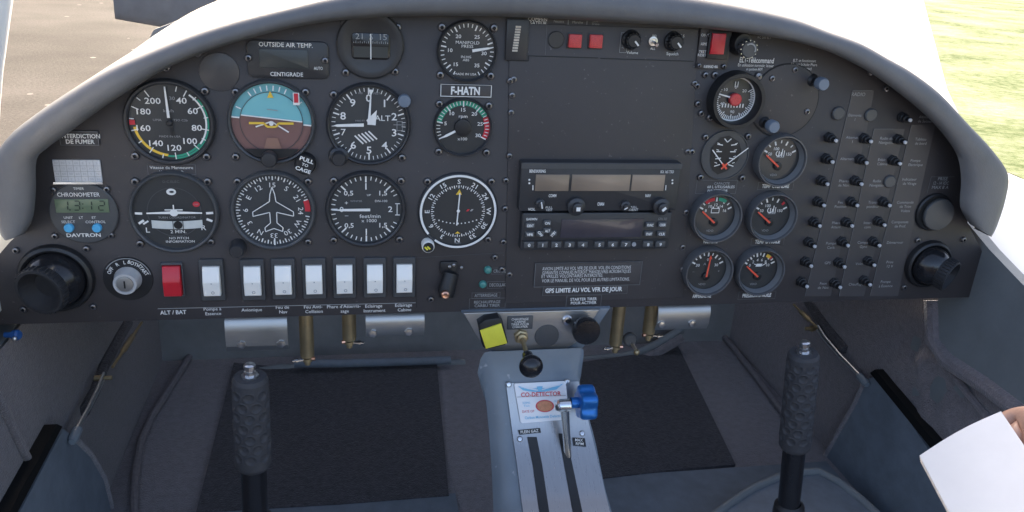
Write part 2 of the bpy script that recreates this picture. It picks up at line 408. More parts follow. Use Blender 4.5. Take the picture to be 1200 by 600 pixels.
# trim indicator and top strip
put('COMPEN', 630,22.5, 4, 'white', -.002); put('SATEUR', 631,27, 4, 'white', -.002); put('Piqué', 627,32.5, 3, 'white_dim', 0); put('Décollage', 629,48.5, 3.2,'white',0, width=16); put('Cabré', 626,60.5, 3.2,'white',0)
b.bar(P2(641,27,-.002), P2(639,64,-.002), .0004, -.0022, 'white_faint')
put('Neutre', 655,25, 3,'white_dim',0,y=-.0022); put('Marche', 677,26, 3,'white_dim',0,y=-.0022); put('Essai',698,24.5,2.6,'white_dim',0,y=-.0022); put('Sirène',698,28,2.6,'white_dim',0,y=-.0022)
for x in (666,688): b.bar(P2(x,23,-.0022), P2(x-.3,29,-.0022), .0006, -.0022, 'white_dim')
put('Pilote', 744,39.5, 3,'white',0,y=-.0022); put('Volume',741,61.5,3.2,'white',0,y=-.0022); put('Squelch',788,63,3.4,'white',0,y=-.0022); put('P A S S',796,42,3.2,'white',-.005,y=-.0022); put('ISO',767,42,2.6,'white',0,y=-.0022); put('ALL',765,57,2.6,'white',0,y=-.0022)
put('RADIO', 731,50, 3,'white_dim',0,rot=85,y=-.0022); box_line(728,38,734,62,.0004,'white_dim',-.0022)
# emergency transmitter lettering
put('ELT-Télécommand', 887,70.5, 6,'white',.012,width=43); put('En utilisation normale: laisser',886,76.5,3.6,'white',-.008,width=45); put('en position ARM',884,81,3.4,'white',-.008,width=20)
put('ELT: en fonctionnant',943,71,3.2,'white',-.01,width=29); put('Allumer la boîte Phare',942,75.5,3.2,'white',-.01,width=34); put('(en détresse)',941,80,3.2,'white',-.01,width=22); put('RC 200 ELT',896,44,2.5,'white_dim',0)
# fuel gauge etc captions
put('CAPACITE',846,215,3,'white_dim',0); put('60 L UTILISABLES',845,219,3.2,'white',0,width=34); put('PAR RESERVOIR',841,223.5,3.2,'white',0,width=25)
for t, x0, y0, x1, y1, m in (('TEMP CYLINDRE',889,213.5,929,222.5,'white'),('TEMP D’HUILE',881,279,918,287,'white_dim'),('PRESSION D’HUILE',866,342,908,350,'white'),('VOLTMETRE',822,279.5,843,286,'white'),('AMPEREMETRE',809,343.5,836,350,'white')):
    put(t, (x0+x1)/2, (y0+y1)/2, 4.6, 'white', .03, width=(x1-x0)*.86)
    if m != 'white' or x1-x0 > 30: box_line(x0,y0,x1,y1,.0004)
box_line(817,211,862,227,.0004)
# speed limit caption under the airspeed indicator
put('Vitesse de Manoeuvre',201,196.3,3.6,'white',.0,width=48); put('Va = 172 km/h',201,201.3,3.4,'white',.0,width=27); box_line(172,192,230,205,.0005,'white_faint')
put('RECHAUFFAGE', 571,353.8, 3.6,'white_dim',.01,width=31); put('CARBU TIRER',571,358,3.6,'white_dim',.01,width=30); box_line(550,350,592,361,.0005,'white_faint')
put('STARTER TIRER', 684,350.5, 3.6,'white',.012,width=32,y=-.0022); put('POUR ACTIVER',684,354.8,3.6,'white',.012,width=31,y=-.0022); box_line(664,346.5,704,359,.0005,'white_faint',-.0022)
for t, x0, y0, x1, y1 in (('CROISIERE',576,314,600,321),('DECOLLAGE',571,330,598,337.5),('ATTERRISSAGE',553,343,586,349)):
    put(t,(x0+x1)/2,(y0+y1)/2,4,'white_dim',.01,width=(x1-x0)*.82); box_line(x0,y0,x1,y1,.0004,'white_faint')
put('PRISE',1105,209.5,4,'white_dim',.0); put('12 - 14 VDC',1103,214.5,4,'white_dim',0,width=20); put('MAX 8 A',1102,219.5,4,'white_dim',0); put('AVT',1101,231.5,3.2,'white_dim',0)
b.bar(P2(1091,207), P2(1086,226), .0004, L0, 'white_faint'); b.bar(P2(1091,207), P2(1118,207), .0004, L0, 'white_faint')
# breaker names
put('RADIO',1006,110.5,4.2,'white_dim',0)
b.bar(P2(999,106),P2(943,347),.0005,L0,'white_faint'); b.bar(P2(999,106),P2(1022,106),.0004,L0,'white_faint')
b.bar(P2(1024,151),P2(983,347),.0005,L0,'white_faint'); b.bar(P2(1024,151),P2(1047,151),.0004,L0,'white_faint')
b.bar(P2(1068,146),P2(1019,347),.0005,L0,'white_faint')
BR = [(('Eléments','1'),('Alternat.','1'),('Alternateur',),('Phares','de Nav.'),('Feu','Position'),('Phare','Atterr.'),('Pompe','Carb.'),('GPS',),('Feux','de Nav.')),
      ((),('Radio de','Navigation'),('Eclair.','Cabine'),('Radio','Navigation'),('Trans-','pondeur'),('Inter-','com.'),('Compas','Gyro'),('Volets',),('Chauffage',)),
      (('Altimètre','de Secours'),('Tableau','de bord'),('Pompe','Electrique'),('Indicateur','de Virage'),('Commande','de Trim','Volets'),('Compensat.','de Prof.'),('Démarreur',),('Prise','12 V'),('Pompe','à Essence'))]
TIPS = [[(983,139),(980,165),(976,190),(970,216),(966,241),(961,265),(955,289),(951,312),(946,336)],
        [(1025,138),(1021,166),(1016,191),(1010,216),(1005,241),(999,265),(994,288),(990,313),(985,337)],
        [(1067,141),(1061,167),(1055,192),(1048,214),(1043,241),(1037,264),(1031,288),(1025,311),(1020,334)]]
for c in range(3):
    for r in range(9):
        for k, t in enumerate(BR[c][r]):
            x, y = TIPS[c][r]; put(t, x+6+(12 if c else 13), y-4+k*5, 3.3, 'white_mid', -.008)
b.build('lettering', panel)

# ================================================================== INSTRUMENTS
def instrument(name, label, px, py, D, group=None, bezel='bezel', depth=.007, rim=.89, dial='dial', cat='gauge', flange=None, ydial=-.0016):
    p = at(px, py, ydial); cx, cz = p.x, p.z; R = D/2
    t = thing(name, label, cat, (cx, 0, cz), group)
    b = MB()
    b.ring(cx, cz, [(R,-.0001),(R,-depth*.45),(R*.985,-depth*.8),(R*.955,-depth),(R*(rim+.03),-depth),(R*rim,-depth*.86),(R*(rim-.012),ydial)], bezel, 64)
    b.build('bezel', t)
    d = MB(); d.disc(cx, cz, R*(rim-.008), ydial, dial, 64); df = d.build('dial_face', t)
    return t, cx, cz, R, df, ydial
def pol(cx, cz, r, a): a = math.radians(a); return (cx+r*math.sin(a), cz+r*math.cos(a))
GROUP_SIX = 'flight instruments on the left of the panel'
def needle(mb, cx, cz, a, r, tail, w, y, m='white', tip=None):
    p = pol(cx,cz,-tail,a); q = pol(cx,cz,r*.82,a); e = pol(cx,cz,r,a)
    mb.bar(p, q, w, y, m); mb.bar(q, e, w, y, m, w*.12)

# airspeed
t, cx, cz, R, df, y = instrument('airspeed_indicator', 'airspeed dial with green and yellow arcs around numbers 40 to 200', 199, 143.5, .084, GROUP_SIX)
m = MB(); y1 = y+L0; y2 = y1+L0
sp = {40:30,60:62,80:101,100:136,120:175,140:215,160:257,180:295,200:327}
for v, a in sp.items():
    q = pol(cx,cz,R*.59,a); m.text(str(v), q[0], q[1], .0082, y1, 'white', .012, xs=1.2)
for a in (30,46,62,81,101,118,136,155,175,195,215,236,257,276,295,311,327): m.tick(cx,cz,R*.70 if a in sp.values() else R*.76,R*.86,a,.0010,y2,'white')
m.tick(cx,cz,R*.74,R*.86,15,.0009,y2,'white')
m.arc(cx,cz,R*.82,R*.86,50,175,y1,'green'); m.arc(cx,cz,R*.775,R*.815,36,128,y1,'white'); m.arc(cx,cz,R*.74,R*.80,190-3,262,y1,'yellow'); m.arc(cx,cz,R*.74,R*.86,266,274,y2,'red'); m.arc(cx,cz,R*.765,R*.81,128,188,y1,'green')
m.text('km/h',cx,cz+.0115,.0042,y1,'white_dim',0); m.text('30',cx+.0042,cz+.0235,.0048,y1,'white_dim',0); m.text('UMA',cx-.011,cz+.0025,.0032,y1,'white_dim',0); m.text('TSO C2b',cx+.010,cz+.0025,.003,y1,'white_dim',0); m.text('MADE IN USA',cx-.001,cz-.0135,.0028,y1,'white_dim',0)
m.build('dial_markings', df)
n = MB(); n.bar(pol(cx,cz,R*.12,-2),pol(cx,cz,R*.83,-2),.0026,y-.0030,'white',.0014); n.bar(pol(cx,cz,R*.12,-2),pol(cx,cz,-R*.30,-8),.0022,y-.003,'black'); n.ring(cx,cz,[(.0028,y-.0005),(.0028,y-.0034),(.002,y-.004)],'black',16,cap1=True); n.build('needle', t)
screws(t, [(240,107),(158,183),(242,184)], .0042)

# attitude
t, cx, cz, R, df, y = instrument('attitude_indicator', 'attitude indicator with pale blue sky, brown ground and yellow aircraft bar', 318.5, 143, .084, GROUP_SIX, bezel='bezel_grey', rim=.92)
m = MB(); y1 = y+L0
def half(r, a0, dz, up, yy, mt):
    # circular segment above / below a line tilted by a0 degrees, offset dz
    n = 48; P = []
    for i in range(n+1):
        th = math.asin(max(-1,min(1,dz/r))); a = th+(PI-2*th)*i/n if up else th-(PI+2*th)*i/n
        P.append((r*math.cos(a), r*math.sin(a)))
    c, s_ = math.cos(math.radians(a0)), math.sin(math.radians(a0))
    m.poly([(cx+p[0]*c-p[1]*s_, cz+p[0]*s_+p[1]*c) for p in P], yy, mt)
half(R*.90,-7,R*.02,True,y1,'sky_blue_dim'); half(R*.90,-7,R*.02,False,y1,'dial_brown')
half(R*.70,-6,R*.10,True,y1+L0,'sky_blue'); half(R*.70,-6,R*.10,False,y1+L0,'dial_brown')
m.arc(cx,cz,R*.70,R*.715,0,360,y1+2*L0,'bezel_grey',72)
c7 = math.radians(-6)
def rotp(u,v): return (cx+u*math.cos(c7)-v*math.sin(c7), cz+u*math.sin(c7)+v*math.cos(c7))
m.bar(rotp(-R*.69,R*.10),rotp(R*.69,R*.10),.0012,y1+3*L0,'white'); m.bar(rotp(-R*.9,R*.03),rotp(-R*.72,R*.03),.0014,y1+2*L0,'white'); m.bar(rotp(R*.72,R*.03),rotp(R*.9,R*.03),.0014,y1+2*L0,'white')
for a in (-60,-30,-20,-10,0,10,20,30,60): m.tick(cx,cz,R*.74,R*.86,a-5,.0011,y1+2*L0,'white')
m.poly([(cx-.003,cz+R*.58),(cx+.003,cz+R*.58),(cx,cz+R*.74)],y1+3*L0,'yellow')
m.bar(rotp(-R*.12,R*.30),rotp(R*.12,R*.30),.0008,y1+3*L0,'white_dim')
m.poly([(cx-R*.20,cz-R*.62),(cx+R*.20,cz-R*.62),(cx+R*.12,cz-R*.36),(cx-R*.12,cz-R*.36)],y1+3*L0,'dial_brown_pale')
m.poly([(cx-R*.62,cz-R*.62),(cx+R*.62,cz-R*.62),(cx+R*.42,cz-R*.80),(cx,cz-R*.88),(cx-R*.42,cz-R*.80)],y1+4*L0,'black')
m.bar(pol(cx,cz,R*.03,0),(cx-R*.36,cz-R*.10),.0014,y1+4*L0,'white'); m.bar(pol(cx,cz,R*.03,0),(cx+R*.38,cz-R*.22),.0014,y1+4*L0,'white')
m.build('dial_markings', df)
n = MB(); n.bar((cx-R*.50,cz+.0000),(cx-R*.16,cz),.0022,y-.0056,'yellow'); n.bar((cx+R*.16,cz),(cx+R*.50,cz),.0022,y-.0056,'yellow')
n.bar((cx-R*.16,cz),(cx-R*.1,cz-.0035),.0020,y-.0056,'yellow'); n.bar((cx+R*.16,cz),(cx+R*.1,cz-.0035),.0020,y-.0056,'yellow'); n.bar((cx-R*.1,cz-.0035),(cx+R*.1,cz-.0035),.0020,y-.0057,'yellow'); n.disc(cx,cz-.0005,.002,y-.0058,'white',16); n.build('aircraft_symbol', t)
n = MB(); q = (cx+R*.58,cz+R*.60); n.plate([(q[0]-.003,q[1]-.007),(q[0]+.003,q[1]-.007),(q[0]+.003,q[1]+.005),(q[0]-.003,q[1]+.005)],y-.0055,y-.0045,'white'); n.poly([(q[0]-.002,q[1]-.0045),(q[0]+.002,q[1]-.0045),(q[0]+.002,q[1]+.0045),(q[0]-.002,q[1]+.0045)],y-.006,'red'); n.build('warning_flag', t)
def knob(parent, px, py, r, h, m='bezel', y0=0, name='knob', tipm=None):
    p = at(px, py, -h); k = MB(); k.ring(p.x, p.z, [(r*.55,y0),(r*.55,-h*.45),(r*.98,-h*.5),(r,-h*.9),(r*.86,-h),(r*.5,-h-.0003)], tipm or m, 24, cap1=True); return k.build(name, parent)
knob(t, 315, 188, .0078, .018)
screws(t, [(276,108),(358,108),(276,184)], .0040)

# altimeter
t, cx, cz, R, df, y = instrument('altimeter', 'altimeter dial numbered 0 to 9 with hatched patch and white hands', 432.2, 145.5, .084, GROUP_SIX, rim=.92, dial='dial_soft')
m = MB(); y1 = y+L0
for v in range(10):
    q = pol(cx,cz,R*.63,v*36)
    if v != 7: m.text(str(v), q[0], q[1], .0105, y1, 'white', .012)
    else: m.text('7', q[0], q[1], .0095, y1, 'white', .0)
for i in range(50): m.tick(cx,cz,R*(.72 if i%5==0 else .78),R*.87,i*7.2,.0014 if i%5==0 else .0007,y1,'white')
m.text('ALT',cx+.0135,cz+.0065,.0078,y1,'white',.005); m.text('1000 FT',cx-.0085,cz+.0035,.0026,y1,'white_dim',0); m.text('100',cx-.008,cz+R*.74,.0028,y1,'white_dim',0); m.text('FEET',cx+.008,cz+R*.74,.0028,y1,'white_dim',0)
for i in range(5):
    o = (i-2)*.0034; m.bar((cx-.003+o-.0042,cz-.0135+.0042+o*.35),(cx-.003+o+.0042,cz-.0135-.0042+o*.35),.0015,y1,'white')
m.frame(cx+R*.66,cx+R*.80,cz-.0062,cz+.0035,.0005,y1,'white_dim'); m.bar((cx+R*.58,cz),(cx+R*.86,cz),.0006,y1+L0,'white_dim')
m.build('dial_markings', df)
n = MB(); n.bar(pol(cx,cz,.0,0),pol(cx,cz,R*.72,4),.0030,y-.0028,'white',.0012); n.poly([pol(cx,cz,R*.84,0),pol(cx,cz,R*.84,8),pol(cx,cz,R*.68,4)],y-.003,'white'); n.build('needle', t)
n = MB(); n.bar(pol(cx,cz,R*.12,268),pol(cx,cz,R*.74,268),.0034,y-.0034,'white',.0026); n.bar(pol(cx,cz,R*.74,268),pol(cx,cz,R*.82,268),.0026,y-.0034,'white',.0004); n.build('needle', t)
n = MB(); n.poly([pol(cx,cz,.0,0),pol(cx,cz,R*.16,95),pol(cx,cz,R*.40,28),pol(cx,cz,R*.12,330)],y-.0022,'white'); n.build('needle', t)
k = MB(); p = at(397,187,-.016); k.ring(p.x,p.z,[(.0105,-.0001),(.0095,-.006),(.007,-.0075),(.0068,-.015),(.006,-.017)],'bezel',24,cap1=True); k.build('setting_knob', t)
screws(t, [(391,111),(471,185)], .0042)
k = thing('marker_knob', 'blue grey round knob at upper right rim of the altimeter', 'knob', (*[at(474,119,-.012).x], 0, at(474,119,-.012).z), 'blue grey round knobs'); knob(k, 474,119,.0065,.013,'knob_blue_grey',name='cap')
for q, lab in (((965,99),'blue grey round knob near the upper right panel edge, right of blank disc'),((907,149),'blue grey round knob at lower left of the large blank disc')):
    p = at(*q,-.024); k = thing('marker_knob', lab, 'knob', (p.x,0,p.z), 'blue grey round knobs')
    s_ = MB(); s_.ring(p.x,p.z,[(.0075,-.0001),(.006,-.002),(.0035,-.004),(.0035,-.016)],'black',16); s_.build('stem', k)
    s_ = MB(); s_.ring(p.x,p.z,[(.0035,-.015),(.0068,-.016),(.007,-.023),(.0058,-.0255)],'knob_blue_grey',20,cap1=True); s_.build('cap', k)

# turn coordinator
t, cx, cz, R, df, y = instrument('turn_coordinator', 'turn coordinator with white aeroplane silhouette above a pale slip tube', 204.5, 248.5, .086, GROUP_SIX, bezel='bezel_grey', rim=.91)
m = MB(); y1 = y+L0
m.arc(cx,cz,R*.58,R*.60,0,360,y1,'bezel_grey',60)
for sg in (-1,1):
    m.bar((cx+sg*R*.70,cz-.0010),(cx+sg*R*.86,cz-.0006),.0024,y1+L0,'white'); m.bar((cx+sg*R*.68,cz-.0080),(cx+sg*R*.80,cz-.0115),.0024,y1+L0,'white') if sg<0 else m.bar((cx+sg*R*.70,cz-.0072),(cx+sg*R*.83,cz-.0095),.0024,y1+L0,'white')
m.bar((cx-R*.70,cz-.0118),(cx-R*.58,cz-.0085),.0018,y1+2*L0,'white')
m.text('L',cx-R*.62,cz-.0185,.0075,y1,'white',.01); m.text('R',cx+R*.62,cz-.0165,.0075,y1,'white',.01); m.text('2 MIN.',cx+.002,cz-.0205,.0048,y1,'white',.005); m.text('NO PITCH',cx+.002,cz-.0275,.0036,y1,'white',.0); m.text('INFORMATION',cx+.003,cz-.0312,.0036,y1,'white',.0); m.text('TURN COORDINATOR',cx+.002,cz-.0055,.0030,y1,'white_dim',0); m.text('D.C.ELEC.',cx,cz+R*.74,.0034,y1,'white_faint',0)
m.disc(cx-.001,cz+R*.50,.0046,y1+L0,'white',20,.0034); m.disc(cx-.0005,cz+R*.505,.0022,y1+2*L0,'black',14,.0011)
q = (cx+R*.50,cz+R*.20); m.disc(q[0],q[1],.0034,y1+L0,'red',20,.0028); m.text('OFF',q[0],q[1],.0024,y1+2*L0,'white_dim',0)
m.build('dial_markings', df)
n = MB(); n.bar((cx-R*.60,cz-.0002),(cx,cz+.0004),.0014,y-.003,'white',.0030); n.bar((cx,cz+.0004),(cx+R*.62,cz-.0002),.0030,y-.003,'white',.0014); n.disc(cx,cz+.0002,.0040,y-.0034,'white',20,.0036); n.bar((cx-.0085,cz+.0033),(cx+.0085,cz+.0033),.0012,y-.003,'white'); n.bar((cx,cz+.003),(cx,cz+.0085),.0012,y-.003,'white'); n.build('aeroplane_symbol', t)
n = MB(); vs=[]; 
for i in range(13):
    u=-1+i/6; x=cx+.002+u*R*.56; zc=cz-.0132+ (u*u)*.0014
    vs+= [(x,zc+.0042),(x,zc-.0042)]
n.add([(v[0],y-.0022,v[1]) for v in vs],[(2*i,2*i+2,2*i+3,2*i+1) for i in range(12)],'tube_grey')
n.bar((cx-.002,cz-.0085),(cx-.002,cz-.0172),.0006,y-.0026,'black'); n.bar((cx+.0075,cz-.0085),(cx+.0075,cz-.0172),.0006,y-.0026,'black'); n.disc(cx+.0028,cz-.0128,.0042,y-.003,'black',20); n.build('slip_tube', t)
screws(t, [(158,213),(243,213),(164,286),(247,284)], .0042)

# directional gyro
t, cx, cz, R, df, y = instrument('heading_indicator', 'heading gyro dial with outlined aeroplane and red mark at right', 320.3, 246.5, .085, GROUP_SIX, bezel='bezel_grey', rim=.90, dial='dial_soft')
m = MB(); y1 = y+L0
for i, v in enumerate(('15','S','21','24','W','30','33','N','3','6','E','12')):
    a = i*30+1; q = pol(cx,cz,R*.64,a); m.text(v,q[0],q[1],.0072,y1,'white',.0,rot=-a)
for i in range(72):
    if 14<i<20: continue
    m.tick(cx,cz,R*(.76 if i%2==0 else .80),R*.86,i*5+1,.0012 if i%2==0 else .0008,y1,'white')
m.arc(cx,cz,R*.74,R*.87,72,92,y1,'red'); m.tick(cx,cz,R*.70,R*.88,180,.0014,y1+L0,'white')
pl = [(0,.60),(.055,.42),(.075,.24),(.47,-.02),(.47,-.13),(.08,-.03),(.075,-.30),(.21,-.42),(.20,-.52),(0,-.44)]
pl2 = pl+[(-x,z_) for x,z_ in reversed(pl[1:-1])]
pn = MB()
for i in range(len(pl2)):
    a_, c_ = pl2[i], pl2[(i+1)%len(pl2)]; pn.bar((cx+a_[0]*R,cz+a_[1]*R),(cx+c_[0]*R,cz+c_[1]*R),.0009,y-.0026,'white')
m.build('dial_markings', df); pn.build('aeroplane_symbol', t)
k = MB(); p = at(277,295,-.016); k.ring(p.x,p.z,[(.0085,-.0001),(.0078,-.009),(.0072,-.015),(.006,-.017)],'bezel',24,cap1=True); k.build('setting_knob', t)
screws(t, [(278,213),(361,213),(361,284)], .0040)

# vertical speed
t, cx, cz, R, df, y = instrument('vertical_speed_indicator', 'vertical speed dial marked feet/min with white needle on zero', 429, 245, .083, GROUP_SIX, rim=.90, dial='dial_soft')
m = MB(); y1 = y+L0
for v, a, sz in (('0',270,.008),('0,5',315,.0072),('1',0,.0098),('1,5',45,.0072),('2',90,.0088),('0,5',225,.0072),('1',180,.0098),('1,5',135,.0072)):
    q = pol(cx,cz,R*.60,a); m.text(v,q[0],q[1],sz,y1,'white',.01)
for i in range(-17,18):
    a = 270+i*9; m.tick(cx,cz,R*(.70 if i%5==0 else .76),R*.86,a,.0016 if i%5==0 else .0010,y1,'white')
m.bar((cx+R*.77,cz-.006),(cx+R*.77,cz+.006),.0008,y1,'white'); m.bar((cx+R*.72,cz-.0062),(cx+R*.84,cz-.0062),.0009,y1+L0,'white'); m.bar((cx+R*.72,cz+.0062),(cx+R*.84,cz+.0062),.0009,y1+L0,'white')
m.text('feet/min',cx+.004,cz-.0075,.0058,y1,'white',.002); m.text('x 1000',cx+.003,cz-.0125,.0050,y1,'white',.0); m.text('UP',cx+.003,cz+.0155,.003,y1,'white',0); m.text('DN-100',cx+.0155,cz+.009,.0034,y1,'white',0); m.text('WINTER',cx-.010,cz+.009,.0028,y1,'white_dim',0); m.text('+',cx-.020,cz+.007,.0062,y1,'white',0); m.text('–',cx-.020,cz-.0065,.0062,y1,'white',0)
m.build('dial_markings', df)
n = MB(); n.bar(pol(cx,cz,R*.10,89),pol(cx,cz,R*.52,270),.0030,y-.003,'white',.0026); n.bar(pol(cx,cz,R*.52,270),pol(cx,cz,R*.84,270),.0026,y-.003,'white',.0006); n.build('needle', t)
screws(t, [(391,212),(470,212),(391,282),(468,281)], .0042)

# course indicator
t, cx, cz, R, df, y = instrument('course_indicator', 'black course dial inside a thin white ring with vertical white needle', 536.8, 247.5, .0855, GROUP_SIX, bezel='bezel', rim=.93, depth=.004)
m = MB(); y1 = y+L0
m.arc(cx,cz,R*.90,R*.955,-128,218,-.0046,'white',80)
for i, v in enumerate(('S','21','24','W','30','33','N','3','6','E','12','15')):
    a = i*30; q = pol(cx,cz,R*.77,a); m.text(v,q[0],q[1],.0070,y1,'white',.012,rot=-a)
for i in range(72): m.tick(cx,cz,R*(.60 if i%2==0 else .63),R*.675,i*5,.0010 if i%2==0 else .0007,y1,'white')
for i in range(11):
    u=(i-5)/5; m.disc(cx+u*R*.47,cz-R*.32+u*u*R*.09,.0008 if i!=5 else .0012,y1,'white',10)
m.poly([(cx-.0032,cz+R*.44),(cx+.0032,cz+R*.44),(cx+.0006,cz+R*.58)],y1+L0,'yellow'); m.poly([(cx-.003,cz-R*.58),(cx+.003,cz-R*.58),(cx,cz-R*.52)],y1+L0,'yellow')
q=(cx+R*.28,cz+R*.03); m.poly([(q[0]-.0035,q[1]-.0012),(q[0]-.0012,q[1]-.0012),(q[0]+.0005,q[1]+.0012),(q[0]-.0018,q[1]+.0012)],y1,'red'); m.poly([(q[0]+.0005,q[1]-.0012),(q[0]+.0028,q[1]-.0012),(q[0]+.0045,q[1]+.0012),(q[0]+.0022,q[1]+.0012)],y1,'white_dim')
m.text('NAV',cx+R*.02,cz-R*.84,.0028,y1,'white_dim',0); m.build('dial_markings', df)
n = MB(); n.bar((cx-.0012,cz-R*.36),(cx+.001,cz+R*.48),.0013,y-.002,'white'); n.disc(cx,cz+.001,.0018,y-.0024,'white',14); n.build('needle', t)
p = at(502,290,-.012); k = MB(); k.ring(p.x,p.z,[(.0068,-.0001),(.0068,-.010),(.006,-.012)],'white_plastic',24); k.ring(p.x,p.z,[(.006,-.012),(.0056,-.0122)],'white_plastic',24); k.ring(p.x,p.z,[(.0056,-.0122),(.005,-.0121)],'black',24,cap1=True)
for o in (-.0013,.0013): k.bar((p.x+o-.0026,p.z+.0012+o*.3),(p.x+o+.0006,p.z-.002+o*.3),.0018,-.0132,'yellow_sticker')
k.build('course_knob', t); screws(t, [(501,213),(576,213),(572,281)], .0042)

# tachometer & manifold pressure
t, cx, cz, R, df, y = instrument('tachometer', 'small round tachometer with green and red arc, below F-HATN plate', 542.2, 149, .0605, 'small round engine dials above the switches', rim=.93)
m = MB(); y1 = y+L0
tk = lambda v: -117+ v*234/30*1.0
for v,a in ((5,-78),(10,-39),(15,0),(20,39),(25,78),(30,117)):
    q = pol(cx,cz,R*.60,a); m.text(str(v),q[0],q[1],.0052,y1,'white',.01)
m.arc(cx,cz,R*.74,R*.92,-78,62,y1,'green'); m.arc(cx,cz,R*.74,R*.92,66,117,y1,'red')
for i in range(31):
    a=-117+i*7.8; m.tick(cx,cz,R*(.70 if i%5==0 else .77),R*.90,a,.0013 if i%5==0 else .0008,y1+L0,'white')
m.text('rpm',cx,cz+R*.38,.0050,y1,'white',.0); m.text('x100',cx,cz-R*.40,.0044,y1,'white',.0); m.build('dial_markings', df)
n = MB(); n.bar(pol(cx,cz,R*.10,245),pol(cx,cz,R*.62,243),.0022,y-.0024,'white',.0026); n.bar(pol(cx,cz,R*.62,243),pol(cx,cz,R*.84,243),.0026,y-.0024,'white',.0004); n.ring(cx,cz,[(R*.29,y-.0006),(R*.28,y-.0036),(R*.22,y-.004)],'black',28,cap1=True); n.build('needle', t)
screws(t, [(515,122),(573,124),(514,178),(570,179)], .0042)
t, cx, cz, R, df, y = instrument('manifold_pressure_gauge', 'small round manifold pressure dial under the glareshield, top of column', 547.5, 60, .0605, 'small round engine dials above the switches', rim=.93)
m = MB(); y1 = y+L0
for v,a in (('10',-88),('15',-140),('20',-33),('25',33),('30',95),('35',143)):
    q = pol(cx,cz,R*.56,a); m.text(v,q[0],q[1],.0050,y1,'white',.01)
for i in range(31):
    a=-150+i*10; m.tick(cx,cz,R*(.70 if i%5==2 else .76),R*.88,a,.0014 if i%5==2 else .0009,y1,'white')
m.text('MANIFOLD',cx,cz+R*.28,.0042,y1,'white',.0); m.text('PRESS',cx,cz+R*.16,.0042,y1,'white',.0); m.text('IN.HG',cx-.001,cz-R*.18,.0034,y1,'white',0); m.text('ABS',cx-.001,cz-R*.28,.0034,y1,'white',0); m.text('MADE IN USA',cx-.001,cz-R*.74,.0032,y1,'white',0)
m.build('dial_markings', df)
n = MB(); n.bar(pol(cx,cz,R*.16,80),pol(cx,cz,R*.66,80),.0030,y-.0024,'white',.0022); n.bar(pol(cx,cz,R*.66,80),pol(cx,cz,R*.86,80),.0022,y-.0024,'white',.0004); n.build('needle', t)
screws(t, [(518,32),(579,33),(516,88),(575,89)], .0042)

# magnetic compass
p = at(434,53,-.004); t = thing('magnetic_compass', 'panel compass with dark window and vertical white lubber line', 'compass', (p.x,0,p.z)); cx, cz = p.x, p.z; R=.0325
b = MB(); b.ring(cx,cz,[(R,-.0001),(R,-.0035),(R*.95,-.005),(R*.80,-.0055),(R*.76,-.0050)],'bezel',48,cap1=True); b.build('housing', t)
w = MB(); p0=at(411.5,38,-.006); p1=at(457,70.5,-.006); w.plate(w.rrect(p0.x,p1.x,p1.z,p0.z,.004),-.0062,-.0045,'black_gloss',.0006); wo = w.build('window', t)
w = MB(); zt=cz+.004; hw=(p1.x-p0.x)/2; xm=(p0.x+p1.x)/2
w.poly([(p0.x+.002,p1.z+.002),(p1.x-.002,p1.z+.002),(p1.x-.002,zt-.005),(p0.x+.002,zt-.005)],-.0066,'lcd_dark')
for tx,ts in ((-.011,'21'),(.0005,'S'),(.012,'15')): w.text(ts,xm+tx,zt+.0045,.0078,-.0068,'white_dim',.0)
for i in range(17): w.bar((xm-.016+i*.002,zt-.002),(xm-.016+i*.002,zt+(.0002 if i%2 else -.0006)),.0005,-.0068,'white_dim')
w.bar((xm,p1.z+.0005),(xm,p0.z-.0005),.0010,-.0074,'white'); w.build('compass_card', wo)
screws(t, [(404,28),(405,85),(463,84),(466,32)], .0038)

# outside air temperature
p = at(336,69); t = thing('outside_temperature_display', 'rectangular outside air temperature display with blank dark screen', 'display', (p.x,0,p.z))
b = MB(); a=at(288,46.5,-.003); c=at(386,93,-.003); b.plate(b.rrect(a.x,c.x,c.z,a.z,.006),-.003,-.0001,'bezel',.001); b.build('face_plate', t)
b = MB(); a=at(303,57,-.004); c=at(361.5,81,-.004); b.plate(b.rrect(a.x,c.x,c.z,a.z,.001),-.0038,-.0025,'lcd_dark',.0004); b.build('screen', t)
b = MB(); put('OUTSIDE AIR TEMP.',335,52.5,5,'white',.012,y=-.0036,width=61); put('CENTIGRADE',336,87,4.6,'white',.012,y=-.0036,width=37); put('AUTO',373,80,3.6,'white',.01,y=-.0036,width=10); b.build('lettering', t)
screws(t, [(291,68),(381,71)], .0034, -.003)

